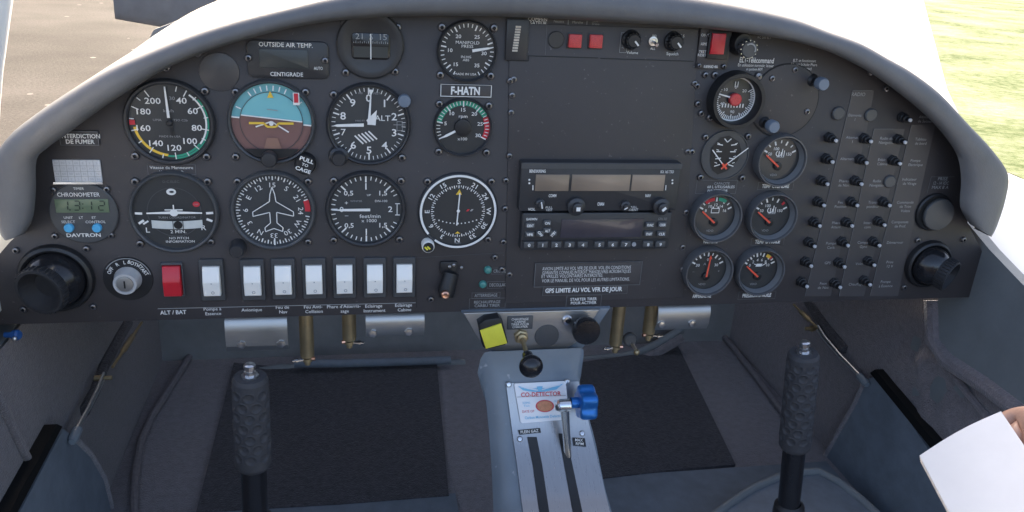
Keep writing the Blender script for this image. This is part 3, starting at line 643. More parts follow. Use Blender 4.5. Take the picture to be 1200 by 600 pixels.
# chronometer
p = at(98,250,-.003); t = thing('chronometer', 'round digital chronometer with green screen and two blue buttons', 'clock', (p.x,0,p.z)); cx,cz=p.x,p.z; R=.0315
b = MB(); b.ring(cx,cz,[(R,-.0001),(R,-.0025),(R*.96,-.0034)],'bezel_grey',48,cap1=True); b.build('face_plate', t)
b = MB(); a=at(63.5,233.5,-.004); c=at(128.5,249,-.004); b.plate([(a.x,c.z),(c.x,c.z),(c.x,a.z),(a.x,a.z)],-.0044,-.003,'lcd_green',.0004); sc_=b.build('screen', t)
def seg(mb, ch, x, z, h, y, m):
    w=h*.55; th=h*.11; S={'1':'bc','2':'abged','3':'abgcd'}[ch]
    E={'a':((-w/2,h/2),(w/2,h/2)),'b':((w/2,h/2),(w/2,0)),'c':((w/2,0),(w/2,-h/2)),'d':((-w/2,-h/2),(w/2,-h/2)),'e':((-w/2,0),(-w/2,-h/2)),'f':((-w/2,h/2),(-w/2,0)),'g':((-w/2,0),(w/2,0))}
    for k in S:
        (x0,z0),(x1,z1)=E[k]; g=.12; mb.bar((x+x0+(x1-x0)*g+ (z0+z1)/2*.12,z+z0+(z1-z0)*g),(x+x1-(x1-x0)*g+(z0+z1)/2*.12,z+z1-(z1-z0)*g),th,y,m)
b = MB()
for ch,px in (('1',76),('3',90),('1',104),('2',119)): q=at(px,241,-.005); seg(b,ch,q.x,q.z,.0092,-.0050,'lcd_digit')
q=at(82,246,-.005); b.disc(q.x,q.z,.0008,-.005,'lcd_digit',8)
for dy in (239,244): q=at(97,dy,-.005); b.disc(q.x,q.z,.0007,-.005,'lcd_digit',8)
b.build('digits', sc_)
b = MB(); put('CHRONOMETER',92,228,5,'white',.006,y=-.004,width=46); put('TIMER',92,221,3,'white',0,y=-.004); put('UNIT',80,255,3,'white',0,y=-.004); put('LT',95,255,3,'white',0,y=-.004); put('ET',110,255,3,'white',0,y=-.004); put('SELECT',80,260,3.2,'white',.0,y=-.004); put('CONTROL',112,260,3.2,'white',.0,y=-.004); put('DAVTRON',98,275.5,4.4,'white',.02,y=-.004,width=37); b.build('lettering', t)
for q in ((80,268),(113,268)):
    p=at(*q,-.007); b=MB(); b.ring(p.x,p.z,[(.0045,-.003),(.0045,-.006),(.0038,-.0072)],'button_blue',20,cap1=True); b.build('button', t)
screws(t, [(62,223),(125,222),(64,277),(130,276)], .0034)
# deviation card
a=at(61,187.5,-.002); c=at(120,213,-.002); p=((a.x+c.x)/2,(a.z+c.z)/2)
t = thing('compass_deviation_card', 'small white compass correction card with faint printed grid', 'card', (p[0],0,p[1]))
b=MB(); b.plate([(a.x,c.z),(c.x,c.z),(c.x,a.z),(a.x,a.z)],-.0022,-.0001,'paper',.0003); b.box(a.x-.001,c.x+.001,-.0055,-.0023,c.z-.0015,c.z+.0006,'chrome'); b.build('card', t)
b=MB()
for i in range(1,7): b.bar((a.x+(c.x-a.x)*i/7,c.z+.001),(a.x+(c.x-a.x)*i/7,a.z),.0004,-.0026,'white_dim')
for i in range(1,4): b.bar((a.x,c.z+(a.z-c.z)*i/4),(c.x,c.z+(a.z-c.z)*i/4),.0004,-.0029,'white_dim')
for i in range(7):
    for j in range(4): b.text(random.choice(('30','60','N','E','12','15','S','21')),a.x+(c.x-a.x)*(i+.5)/7,c.z+(a.z-c.z)*(j+.5)/4,.0032,-.0026,'grey_mark',-.01)
b.build('table', t)
# placards that are separate plates
def placard(name, label, x0,y0,x1,y1, lines, frame='white_dim', y=-.0022, plate='panel_plate', lett='white', fw=.0007, r=.001):
    global b
    a=at(x0,y0,y); c=at(x1,y1,y); t=thing(name,label,'placard',((a.x+c.x)/2,0,(a.z+c.z)/2))
    b=MB(); b.plate(b.rrect(a.x,c.x,min(a.z,c.z),max(a.z,c.z),r),y,-.0001 if y>-.003 else -.0018,plate,.0003); b.build('plate', t)
    b=MB()
    if frame: b.frame(a.x+.0003,c.x-.0003,min(a.z,c.z)+.0003,max(a.z,c.z)-.0003,fw,y-.0005,frame)
    for (tx,px,py,h,w,bo) in lines: put(tx,px,py,h,lett,bo,y=y-.0005,width=w)
    b.build('lettering', t); return t
placard('registration_placard','framed black plate lettered F-HATN in bold white',516,98,576,114.5,[('F-HATN',545.5,106.3,9,34,.035)],'white')
placard('no_smoking_placard','black plate lettered INTERDICTION DE FUMER beside the glareshield',68,153,117,171,[('INTERDICTION',94,159.5,5,43,.02),('DE FUMER',94,166,5,31,.02)],'white_faint')
placard('limitation_placard','black plate of four small text lines above GPS LIMITE lettering',627,308,750,334,[('AVION LIMITE AU VOL VFR DE JOUR. VOL EN CONDITIONS',688,314,4.2,107,-.006),('GIVRANTES CONNUES INTERDIT. MANOEUVRES ACROBATIQUES',688,318.6,4.2,107,-.006),('ET VRILLES VOLONTAIRES INTERDITES.',671,323.2,4.2,74,-.006),('VOIR LE MANUEL DE VOL POUR LES AUTRES LIMITATIONS.',687,328,4.2,106,-.006)],'white_faint',y=-.0032)
placard('day_flight_placard','black plate lettered GPS LIMITE AU VOL VFR DE JOUR',636,335.2,735,344.2,[('GPS LIMITE AU VOL VFR DE JOUR',684.5,339.6,5.4,93,.03)],'white_faint',y=-.0032,fw=.0004)

# engine gauges at right
t, cx, cz, R, df, y = instrument('accelerometer', 'dial with red hub and deep black bezel, top of right gauges', 860, 116, .061, None, bezel='black', depth=.016, rim=.80)
m=MB(); y1=y+L0
m.arc(cx,cz,R*.735,R*.785,0,360,y1,'white',60)
for i in range(40):
    a=60+i*6.2; m.tick(cx,cz,R*(.60 if i%5 else .54),R*.73,a,.0010,y1+L0,'white')
for i in range(8): m.bar((cx-R*.40+i*R*.11,cz-R*.30),(cx-R*.40+i*R*.11,cz-R*.16),.0014,y1,'white')
for v,px_,pz_ in (('0',.0,.42),('10',-.36,.33),('20',.34,.30),('40',-.42,-.16),('90',0,-.45)): m.text(v,cx+px_*R,cz+pz_*R,.0045,y1,'white',0)
m.bar((cx-.0015,cz+R*.42),(cx-.0015,cz+R*.62),.0008,y1+L0,'white'); m.bar((cx+.0015,cz+R*.42),(cx+.0015,cz+R*.62),.0008,y1+L0,'white'); m.build('dial_markings', df)
n=MB(); n.bar((cx,cz+.001),pol(cx,cz,R*.70,286),.0020,y-.003,'white',.0012); n.build('needle', t)
n=MB(); n.ring(cx,cz,[(.0068,y-.001),(.0068,y-.005),(.0056,y-.006)],'red_button',24,cap1=True); n.build('hub', t)
screws(t, [(838,88),(832,138),(882,139),(889,89)], .0040)
t, cx, cz, R, df, y = instrument('fuel_gauge', 'grey flanged fuel gauge with two crossed white needles', 849.5, 182, .056, None, bezel='bezel_grey', depth=.003, rim=.96, dial='bezel_grey')
m=MB(); y1=y+L0; pts_=[(-.62,.30),(-.30,.72),(.05,.80),(.50,.55),(.66,.18),(.56,-.20),(.20,-.62),(-.20,-.78),(-.45,-.60),(-.60,-.2)]
m.poly([(cx+a_*R,cz+c_*R) for a_,c_ in pts_],y1,'black'); df2=y1+L0
for sg in (-1,1):
    for k in range(4): q=(cx+sg*R*.28,cz+R*(.42-.26*k)); m.bar((q[0]-sg*.003,q[1]),(q[0]+sg*.0035,q[1]+.001*(1-k)),.0011,df2,'white'); m.bar((q[0]+sg*.001,q[1]+.0016),(q[0]+sg*.004,q[1]+.0026),.0008,df2+L0,'white')
m.bar((cx,cz+R*.54),(cx-.004,cz+R*.68),.0011,df2,'white'); m.bar((cx,cz+R*.54),(cx+.004,cz+R*.68),.0011,df2,'white'); m.build('dial_markings', df)
n=MB(); o=(cx-R*.02,cz-R*.40); n.bar((o[0]+.003,o[1]-.0035),(cx-R*.60,cz+R*.24),.0012,y-.003,'white'); n.bar((o[0]-.003,o[1]-.0035),(o[0]+.001,o[1]+.001),.0012,y-.0035,'white'); n.bar((o[0],o[1]),(cx+R*.88,cz+R*.34),.0012,y-.0035,'white')
n.bar((o[0]-.003,o[1]-.003),(o[0]+.003,o[1]+.003),.0022,y-.004,'red_needle'); n.bar((o[0]-.003,o[1]+.003),(o[0]+.003,o[1]-.003),.0022,y-.0045,'red_needle'); n.build('needle', t)
screws(t, [(827,161),(877,160),(821,208),(870,209)], .0038)
def vdo(name, label, px, py, nums, bands, icon, needle_a, unit=None):
    t, cx, cz, R, df, y = instrument(name, label, px, py, .0600, 'black rimmed engine gauges on the right of the panel', bezel='bezel_gloss', depth=.013, rim=.885)
    # lighter inner wall of the bezel
    b=MB(); b.ring(cx,cz,[(R*.872,-.0105),(R*.80,y-.0012)],'rim_grey',56); b.build('inner_rim', t)
    m=MB(); y1=y+L0
    n_=len(nums)
    for i,v in enumerate(nums):
        a=-62+124*i/(n_-1); m.tick(cx,cz+R*.0,R*.56,R*.72,a,.0019,y1,'white')
        if v: q=pol(cx,cz,R*.43,a); m.text(v,q[0],q[1],.0049,y1,'white',.006,xs=1)
        if i<n_-1: m.tick(cx,cz,R*.61,R*.72,a+62/(n_-1),.0014,y1,'white')
    for a0,a1,mm in bands: m.arc(cx,cz,R*.60,R*.73,a0,a1,y1+L0,mm)
    if icon=='battery':
        m.frame(cx-.0050,cx+.0050,cz+R*.10,cz+R*.30,.0008,y1,'white'); m.bar((cx-.003,cz+R*.30),(cx-.003,cz+R*.36),.0016,y1,'white'); m.bar((cx+.003,cz+R*.30),(cx+.003,cz+R*.36),.0016,y1,'white')
    elif icon=='temp':
        m.arc(cx-.001,cz+R*.22,.0026,.0036,60,330,y1,'white'); m.bar((cx+.003,cz+R*.10),(cx+.003,cz+R*.40),.0011,y1,'white'); m.bar((cx-.001,cz+R*.14),(cx-.001,cz+R*.32),.0011,y1+L0,'white'); m.bar((cx+.0055,cz+R*.10),(cx+.0055,cz+R*.34),.0009,y1,'white'); m.bar((cx-.003,cz+R*.08),(cx+.006,cz+R*.08),.0008,y1,'white_dim')
    elif icon=='oil':
        m.poly([(cx-.004,cz+R*.14),(cx+.003,cz+R*.14),(cx+.0045,cz+R*.26),(cx-.003,cz+R*.26)],y1,'white'); m.bar((cx+.003,cz+R*.17),(cx+.009,cz+R*.30),.0010,y1+L0,'white'); m.bar((cx-.0065,cz+R*.26),(cx-.003,cz+R*.22),.0010,y1+L0,'white')
    else: m.text('A',cx-.003,cz+R*.25,.0044,y1,'white_dim',0); m.text('+',cx+R*.52,cz-R*.06,.0044,y1,'white_dim',0); m.text('–',cx-R*.52,cz-R*.06,.0044,y1,'white_dim',0)
    m.text('VDO',cx-R*.1,cz-R*.60,.0036,y1,'white_dim',0); m.build('dial_markings', df)
    h=MB(); c0=(cx,cz-R*.26) if icon!='amp' else (cx,cz-R*.26)
    L=R*(.72 if icon!='amp' else .78)
    a=math.radians(needle_a); e=(c0[0]+L*math.sin(a),c0[1]+L*math.cos(a)); h.bar((c0[0],c0[1]),e,.0022,y-.0036,'red_needle',.0016)
    if icon=='amp': h.poly([(e[0]-.0022,e[1]-.001),(e[0]+.0022,e[1]-.001),(e[0],e[1]+.004)],y-.0036,'red_needle')
    h.ring(c0[0],c0[1],[(.0046,y-.001),(.0046,y-.0030),(.0036,y-.0034)],'black',20,cap1=True); h.build('needle', t)
vdo('cylinder_temperature_gauge','black rimmed cylinder temperature gauge captioned TEMP CYLINDRE',912,186.5,['50','100','','150'],[],'temp',-52)
vdo('voltmeter','black rimmed voltmeter with battery symbol and red and green marks',837,252.5,['8','10','12','14','16'],[(-40,-8,'red'),(6,34,'green')],'battery',-50)
vdo('oil_temperature_gauge','black rimmed oil temperature gauge with red mark, right of the voltmeter',902,252.5,['50','100','','150'],[(38,46,'red')],'temp',-52)
vdo('ammeter','black rimmed ammeter with red needle pointing straight up',827.5,316,['30','','0','','30'],[],'amp',4)
vdo('oil_pressure_gauge','black rimmed oil pressure gauge with oil can symbol',888,316,['0','2','4','6','8','10'],[(22,38,'yellow'),(38,44,'red')],'oil',-50)

# ------------------------------------------------------------------ breakers
BL = {0:'left hand',1:'middle',2:'right hand'}; ORD=['','second','third','fourth','fifth','sixth','seventh','eighth','ninth']
proto=None
ordw=['topmost','second','third','fourth','fifth','sixth','seventh','bottom']
for c in range(3):
    live=[q for i,q in enumerate(TIPS[c]) if not ((i==0 and c<2) or (i==3 and c==2))]
    for i,q in enumerate(live):
        p=at(q[0],q[1],-.0165); k=i
        lab=('%s circuit breaker %sin the %s breaker column' % (ordw[k].capitalize() if 0 else ordw[k], 'down ' if 0<k<7 else '', BL[c]))
        if c==2 and k==len(live)-1: lab='bottom circuit breaker in the right hand breaker column'
        lab='black circuit breaker with pale tip, '+lab.replace(' circuit breaker','')
        if proto is None:
            proto=thing('circuit_breaker',lab,'circuit breaker',(p.x,0,p.z),'circuit breakers with pale tips')
            s_=MB(); s_.lathe((p.x,0,p.z),(0,-1,0),[(.0064,.0001),(.0064,.0024),(.0056,.0032)],'black',6); s_.ring(p.x,p.z,[(.0052,-.003),(.0052,-.0055),(.0044,-.006),(.0044,-.0105),(.0038,-.0112)],'black',20); s_.build('collar',proto)
            s_=MB(); s_.ring(p.x,p.z,[(.0038,-.011),(.0029,-.0112),(.0029,-.0150)],'black',16); s_.ring(p.x,p.z,[(.0021,-.0150),(.0021,-.0168),(.0014,-.0176)],'tip_grey',16,cap1=True); s_.build('button',proto)
        else: copy_thing(proto,(p.x,0,p.z),lab)
for q,lab in (((983,133),'blank grey hole plug above the left hand breaker column'),((1021,135),'blank grey hole plug above the middle breaker column'),((1043,213),'blank grey hole plug within the right hand breaker column')):
    p=at(*q,-.002); s_=MB(); s_.ring(p.x,p.z,[(.0078,-.0001),(.0076,-.0022),(.0064,-.0032)],'bezel_grey',24,cap1=True); o_=s_.build('hole_plug',None,(p.x,0,p.z)); tag(o_,lab,'plug','blank hole plugs among the breakers')

# ------------------------------------------------------------------ rockers
def rocker(px0,py0,px1,py1,fx0,fy0,fx1,fy1,label,red=False,src=None):
    a=at(fx0,fy0,-.004); c=at(fx1,fy1,-.004); cx=(a.x+c.x)/2; cz=(a.z+c.z)/2
    if src: return copy_thing(src,(cx,0,cz),label)
    t=thing('rocker_switch',label,'switch',(cx,0,cz),'rocker switches along the lower left')
    hw=(c.x-a.x)/2; hh=(a.z-c.z)/2
    b=MB(); iw=(px1-px0)/(fx1-fx0)*hw; ih=(py1-py0)/(fy1-fy0)*hh
    o=b.rrect(cx-hw,cx+hw,cz-hh,cz+hh,.0015,3); n=len(o); i_=b.rrect(cx-iw-.0007,cx+iw+.0007,cz-ih-.0007,cz+ih+.0007,.0008,3)
    rings=[[(x,-.0001,z) for x,z in o],[(x,-.0036,z) for x,z in o],[(cx+(x-cx)*.96,-.0044,cz+(z-cz)*.97) for x,z in o],[(x,-.0044,z) for x,z in i_],[(x,-.0012,z) for x,z in i_]]
    b.add([v for r in rings for v in r],[(r*n+i,r*n+(i+1)%n,(r+1)*n+(i+1)%n,(r+1)*n+i) for r in range(4) for i in range(n)],'bezel_gloss' if red else 'bezel_grey',True); b.build('frame',t)
    b=MB(); mm='red_plastic' if red else 'white_plastic'
    # profile in (z fraction, y): top tilts away, crease in the middle
    prof=[(1,-.0015),(.985,-.0062),(.93,-.0070),(.08,-.0112),(-.02,-.0115),(-.10,-.0112),(-.93,-.0100),(-.985,-.0092),(-1,-.0015)]
    vs=[];k=len(prof)
    for xx in (-1,-.94,.94,1):
        for zf,yy in prof: vs.append((cx+xx*iw,yy if abs(xx)<1 else min(-.0015,yy+.0010),cz+zf*ih))
    fs=[(r*k+i,r*k+i+1,(r+1)*k+i+1,(r+1)*k+i) for r in range(3) for i in range(k-1)]+[tuple(range(k)),tuple(3*k+i for i in range(k))]
    b.add(vs,fs,mm,True); ro=b.build('rocker',t)
    if not red:
        b=MB(); b.disc(cx+.0002,cz-.0006,.0007,-.0122,'grey_mark',10); b.arc(cx+.001,cz-ih*.70,.0011,.0017,0,360,-.0112,'grey_mark',16); b.build('symbol',ro)
    return t
rocker(190.5,312.5,215,346,187.3,308.3,217,348,'red rocker switch marked ALT / BAT, leftmost of the row',True)
src=rocker(237,313,260,345.5,232,304.5,264.5,352,'white rocker switch lettered Pompe à Essence, next to the red one')
for cx_,cy_,lab in ((296,328,'white rocker switch lettered Avionique, second white one in the row'),(332,327,'white rocker switch lettered Feu de Nav in the row'),(368,326.5,'white rocker switch lettered Feu Anti-Collision in the row'),(403.5,326,'white rocker switch lettered Phare d’Atterrissage in the row'),(439,325.5,'white rocker switch lettered Eclairage Instrument in the row'),(473.5,325,'white rocker switch lettered Eclairage Cabine, rightmost of the row')):
    rocker(0,0,1,1,cx_-16,cy_-23.7,cx_+16,cy_+23.7,lab,src=src)

# ignition key switch
p=at(150,327,-.001); t=thing('ignition_switch','round chrome ignition switch lettered OFF R L BOTH START','switch',(p.x,0,p.z)); cx,cz=p.x,p.z
b=MB(); b.ring(cx,cz,[(.0240,-.0001),(.0237,-.0010)],'black',48,cap1=True); b.arc(cx,cz,.0222,.0230,-60,78,-.0014,'white_dim',30); b.build('dial_plate',t)
b=MB()
for s_,a in (('OFF',-58),('R',-27),('L',-4),('BOTH',24),('START',58)): q=pol(cx,cz,.0185,a); b.text(s_,q[0],q[1],.0054,-.0014,'white',.012,rot=-a,xs=.85)
b.build('lettering',t)
b=MB(); b.ring(cx,cz,[(.0135,-.001),(.0130,-.004),(.0122,-.006),(.0116,-.0135),(.0110,-.015),(.0088,-.015),(.0084,-.0138)],'key_silver',36,cap1=True); b.build('barrel',t)
b=MB(); b.ring(cx,cz,[(.0080,-.0138),(.0078,-.0150),(.0070,-.0152)],'aluminium',28,cap1=True); b.poly([(cx-.0008,cz-.004),(cx+.0008,cz-.004),(cx+.0008,cz+.004),(cx-.0008,cz+.004)],-.0158,'seam'); b.build('key_slot',t)

# air vents
def vent(label,px,py,R,axis,nr,nl,scr):
    p=at(px,py,-.004); c=Vector((p.x,-.004,p.z)); t=thing('air_vent',label,'air vent',(p.x,0,p.z),'black swivelling air vents')
    b=MB(); b.ring(p.x,p.z,[(R,-.0001),(R,-.003),(R*.96,-.0065),(R*.88,-.008),(R*.82,-.0066),(R*.80,-.002)],'black',56); b.build('mounting_ring',t)
    ax=Vector(axis).normalized(); b=MB(); rb=R*.80
    a0=math.asin(min(.98,nr/rb))
    prof=[(rb*math.sin(a),rb*math.cos(a)) for a in [a0+(PI*.62-a0)*i/14 for i in range(15)]][::-1]
    b.lathe(c,ax,prof,'black_gloss',40); b.build('ball',t)
    h0=rb*math.cos(a0); b=MB(); prof=[(nr,h0-.002)]
    n=40; b.lathe(c,ax,[(nr*1.0,h0-.003),(nr*1.03,h0+nl*.25),(nr*1.05,h0+nl*.8),(nr*1.02,h0+nl),(nr*.90,h0+nl),(nr*.86,h0+nl*.6),(nr*.55,h0-.004)],'rubber',n,cap1=True)
    u=ax.orthogonal().normalized(); w=ax.cross(u)
    for i in range(30):
        a=2*PI*i/30; r_=nr*1.05; o=c+(u*math.cos(a)+w*math.sin(a))*r_
        b.tube([o+ax*(h0+nl*.15),o+ax*(h0+nl*.9)],.0010,'rubber',5)
    b.build('nozzle',t); screws(t,scr,.0036); return t
vent('swivelling black air vent at the lower left panel corner',65,327,.0360,(-.30,-1,-.12),.0235,.011,[(18,294),(101,292),(109,360),(27,363)])
vent('swivelling black air vent at the lower right panel corner',1089,310,.0305,(.42,-.70,-.18),.0185,.013,[(1076,282),(1130,281),(1060,337),(1075,323)])
# socket cover
p=at(1095,249,-.003); t=thing('power_socket_cover','round black power socket cap captioned PRISE 12 - 14 VDC','socket',(p.x,0,p.z))
b=MB(); b.ring(p.x,p.z,[(.0235,-.0001),(.0232,-.003),(.0215,-.0045),(.019,-.003)],'black',40,cap1=True); b.build('socket_ring',t)
b=MB(); q=at(1101,252,-.007); b.ring(q.x,q.z,[(.0195,-.0032),(.0198,-.0060),(.0188,-.0075),(.016,-.0079)],'bezel_grey',40,cap1=True); b.build('cap',t)
# toggle lever
p=at(527,314,-.004); t=thing('starter_toggle','black toggle lever with shiny nut and copper tip, left of green lamps','switch',(p.x,0,p.z))
b=MB(); b.plate(b.rrect(p.x-.0105,p.x+.0085,p.z-.0075,p.z+.0070,.002),-.004,-.0001,'black',.0008); b.build('base',t)
b=MB()
for q in ((527,313),(532,311),(541,314)):
    s_=at(*q,-.006); b.ring(s_.x,s_.z,[(.0017,-.004),(.0016,-.0058),(.001,-.0064)],'screw_bright',12,cap1=True)
b.build('terminal',t)
b=MB(); e=at(521,343,-.016); f_=at(528,345,-.011); g_=at(530,320,-.006)
b.tube([(g_.x-.001,-.005,g_.z),(f_.x-.0045,-.010,f_.z+.004),(f_.x-.005,-.013,f_.z-.003)],.008,'black',14,rs=[.0085,.0095,.0075]); b.build('lever',t)
b=MB(); b.lathe((e.x,-.0225,e.z),(0,-1,0),[(.0045,-.004),(.0045,.0008),(.003,.0018),(.0012,.0012)],'copper',16,cap1=True); b.build('tip',t)
# green lamps
for q,lab in (((572,317),'upper small green lamp beside the CROISIERE caption'),((566,334),'lower small green lamp beside the DECOLLAGE caption')):
    p=at(q[0],q[1],-.003); b=MB(); b.ring(p.x,p.z,[(.0044,-.0001),(.0044,-.0022),(.0034,-.004),(.0015,-.0047)],'lamp_green',18,cap1=True); o_=b.build('indicator_lamp',None,(p.x,0,p.z)); tag(o_,lab,'lamp','green indicator lamps')
# pull knob with lettering
p=at(357.5,193,-.010); t=thing('pull_knob','round black knob with white PULL lettering below attitude indicator','knob',(p.x,0,p.z))
b=MB(); b.ring(p.x,p.z,[(.0105,-.0001),(.0105,-.0085),(.0092,-.0105)],'black',28,cap1=True); b.build('cap',t)
b=MB(); b.text('PULL',p.x+.002,p.z+.0050,.0056,-.0112,'white',.03,rot=-20); b.text('TO',p.x,p.z,.0040,-.0112,'white',.02,rot=-20); b.text('CAGE',p.x-.002,p.z-.005,.0052,-.0112,'white',.03,rot=-20); b.build('lettering',t)

# trim display, red buttons, intercom
a=at(594,22,-.002); c=at(617,70.5,-.002); t=thing('trim_indicator','narrow trim indicator with column of pale light bars','display',((a.x+c.x)/2,0,c.z))
b=MB(); b.plate([(a.x,c.z),(c.x,c.z),(c.x,a.z),(a.x,a.z)],-.0042,-.0018,'bezel',.0005); b.build('face_plate',t)
for i in range(10):
    q=at(607.5-i*.45,31.5+i*3.1,-.005); b=MB(); b.plate([(q.x-.0027,q.z-.0009),(q.x+.0027,q.z-.0009),(q.x+.0027,q.z+.0009),(q.x-.0027,q.z+.0009)],-.0052,-.0040,'paper_edge',.0002); b.build('light_bar',t)
for q,lab in (((674,48),'square red push button, left of the two below glareshield'),((698.5,48.5),'square red push button, right of the two below glareshield')):
    p=at(*q,-.005); t=thing('red_push_button',lab,'button',(p.x,0,p.z),'square red push buttons')
    b=MB(); b.plate([(p.x-.0080,p.z-.0080),(p.x+.0080,p.z-.0080),(p.x+.0080,p.z+.0080),(p.x-.0080,p.z+.0080)],-.0028,-.0018,'bezel',.0004); b.build('frame',t)
    b=MB(); b.plate(b.rrect(p.x-.0066,p.x+.0066,p.z-.0066,p.z+.0066,.0008,2),-.0065,-.0026,'red_button',.0006); b.build('cap',t)
for q,lab,mrk in (((743,48),'fluted black volume knob of intercom, left one',40),((793,50),'fluted black squelch knob of intercom, right one',45)):
    p=at(*q,-.012); t=thing('intercom_control',lab,'knob',(p.x,0,p.z),'fluted black intercom knobs'); n=28; prof=[(.0100,-.0018),(.0098,-.0045),(.0078,-.006),(.0070,-.0125),(.006,-.0135)]
    b=MB(); b.ring(p.x,p.z,prof,'black',28,cap1=True)
    for i in range(14): a_=2*PI*i/14; b.tube([(p.x+.0078*math.cos(a_),-.005,p.z+.0078*math.sin(a_)),(p.x+.0070*math.cos(a_),-.0125,p.z+.0070*math.sin(a_))],.0010,'black',5)
    b.bar((p.x+.0005,p.z),(p.x+.0046,p.z-.0044),.0018,-.0142,'white'); b.build('cap',t)
p=at(766,48.5,-.004); t=thing('intercom_toggle','tiny chrome toggle switch between the intercom knobs','switch',(p.x,0,p.z)); b=MB(); b.ring(p.x,p.z,[(.0048,-.0017),(.0048,-.003),(.0030,-.0032),(.0026,-.0026)],'screw_bright',16,cap1=True); b.build('nut',t)
b=MB(); b.tube([(p.x,-.002,p.z),(p.x+.0012,-.012,p.z-.0025)],.0012,'screw_bright',10,rs=[.0010,.0018]); b.build('lever',t)
# ELT switch
a=at(821.5,32.5,-.003); c=at(851.5,81,-.003); t=thing('emergency_beacon_switch','red rocker in black frame on the emergency beacon plate','switch',((a.x+c.x)/2,0,c.z))
b=MB(); b.plate([(a.x,c.z),(c.x,c.z),(c.x,a.z),(a.x,a.z)],-.0034,-.0001,'panel_plate',.0006); b.build('face_plate',t)
a=at(832,36,-.006); c=at(852,70,-.006); b=MB(); b.plate(b.rrect(a.x,c.x,c.z,a.z,.001,2),-.0068,-.0030,'black',.0007); b.build('frame',t)
a=at(835.5,39,-.009); c=at(848,64,-.009); b=MB(); b.plate([(a.x,c.z),(c.x,c.z),(c.x,a.z),(a.x,a.z)],-.0095,-.0060,'red_plastic',.0008); b.build('rocker',t)
b=MB(); put('ON',825,41,3.2,'white',0,y=-.004); put('ARMED',826,51.5,3.4,'white',0,y=-.004,width=10); put('TEST/',824,60.5,3,'white',0,y=-.004); put('RESET',823,64.5,3,'white',0,y=-.004); put('KANNAD 406',833,78,3.4,'white',.01,y=-.004,width=17); b.build('lettering',t); screws(t,[(819.5,77),(848.5,78),(831,41)],.0026,-.0034)
p=at(868,50,-.004); t=thing('beacon_selector_knob','black selector with ribbed metal knob beside the beacon switch','knob',(p.x,0,p.z))
b=MB(); b.ring(p.x,p.z,[(.0135,-.0001),(.0125,-.004),(.0100,-.012)],'black',28,cap1=True); b.build('base',t)
q=at(878,58,-.020); b=MB(); b.ring(q.x,q.z,[(.0088,-.0118),(.0088,-.020),(.0078,-.0215)],'bezel_grey',24,cap1=True)
for i in range(12): a_=2*PI*i/12; b.tube([(q.x+.0088*math.cos(a_),-.013,q.z+.0088*math.sin(a_)),(q.x+.0088*math.cos(a_),-.020,q.z+.0088*math.sin(a_))],.0009,'screw_bright',5)
b.arc(q.x,q.z,.0052,.0066,-40,110,-.0222,'white_dim'); b.build('knob_cap',t)

# ------------------------------------------------------------------ radio stack
a=at(611,192,-.014); c=at(792,247,-.014); t=thing('navigation_radio','avionics radio with four knobs, three windows in painted tan reflection','radio',((a.x+c.x)/2,0,c.z))
x0,x1,z0,z1=a.x,c.x,c.z,a.z
c2=at(792,247.5,-.014); z0=at(700,247.3,-.014).z; z1=at(700,190.5,-.014).z
b=MB(); b.plate(b.rrect(x0,x1,z0,z1,.002),-.014,-.0018,'bezel',.0012); b.box(x0,x1,-.0155,-.0141,z1-.0065,z1-.0005,'bezel_grey'); b.build('face_plate',t)
for wx0,wx1 in ((628,666),(670.7,737.3),(741.5,777.5)):
    a=at(wx0,204.8,-.015); c=at(wx1,223.6,-.015); zt=at(703,204.8,-.015).z; zb=at(703,223.8,-.015).z
    b=MB(); b.plate([(a.x,zb),(c.x,zb),(c.x,zt),(a.x,zt)],-.0152,-.0135,'lcd_tan_reflection',.0004); b.build('window',t)
def lett(*a,**k):
    global b
    b=MB(); put(*a,**k); b.build('lettering',t)
lett('BENDIX/KING',630,200.5,3.6,'white',.02,y=-.0158,width=19); lett('KX 165 TSO',782,201.3,3.4,'white',.01,y=-.0158,width=16)
for x,y in ((620.5,211),(620.5,215),(788.3,211.5),(788.3,215)): q=at(x,y,-.0158); b=MB(); b.disc(q.x,q.z,.0011,-.0150,'white',10); b.build('dot_mark',t)
b=MB(); b.bar(P2(624.5,217,-.015),P2(624.5,223,-.015),.0009,-.0150,'white'); b.build('line_mark',t); b=MB(); b.bar(P2(780.5,217,-.015),P2(780,223,-.015),.0009,-.0150,'white'); b.build('line_mark',t)
lett('COMM',647.5,229.3,3.6,'white',.02,y=-.015,width=9); lett('NAV',759.5,229.2,3.6,'white',.02,y=-.015,width=6.5)
lett('VOL',623,245.2,3.2,'white',.02,y=-.015); lett('PULL',643.5,243,2.6,'white',.0,y=-.015); lett('TEST',643.5,246,2.6,'white',.0,y=-.015); lett('CHAN',704,239,3.8,'white',.03,y=-.015,width=8); lett('PULL',742.5,242.6,2.8,'white',.0,y=-.015); lett('IDENT',742.5,245.8,2.8,'white',.0,y=-.015)

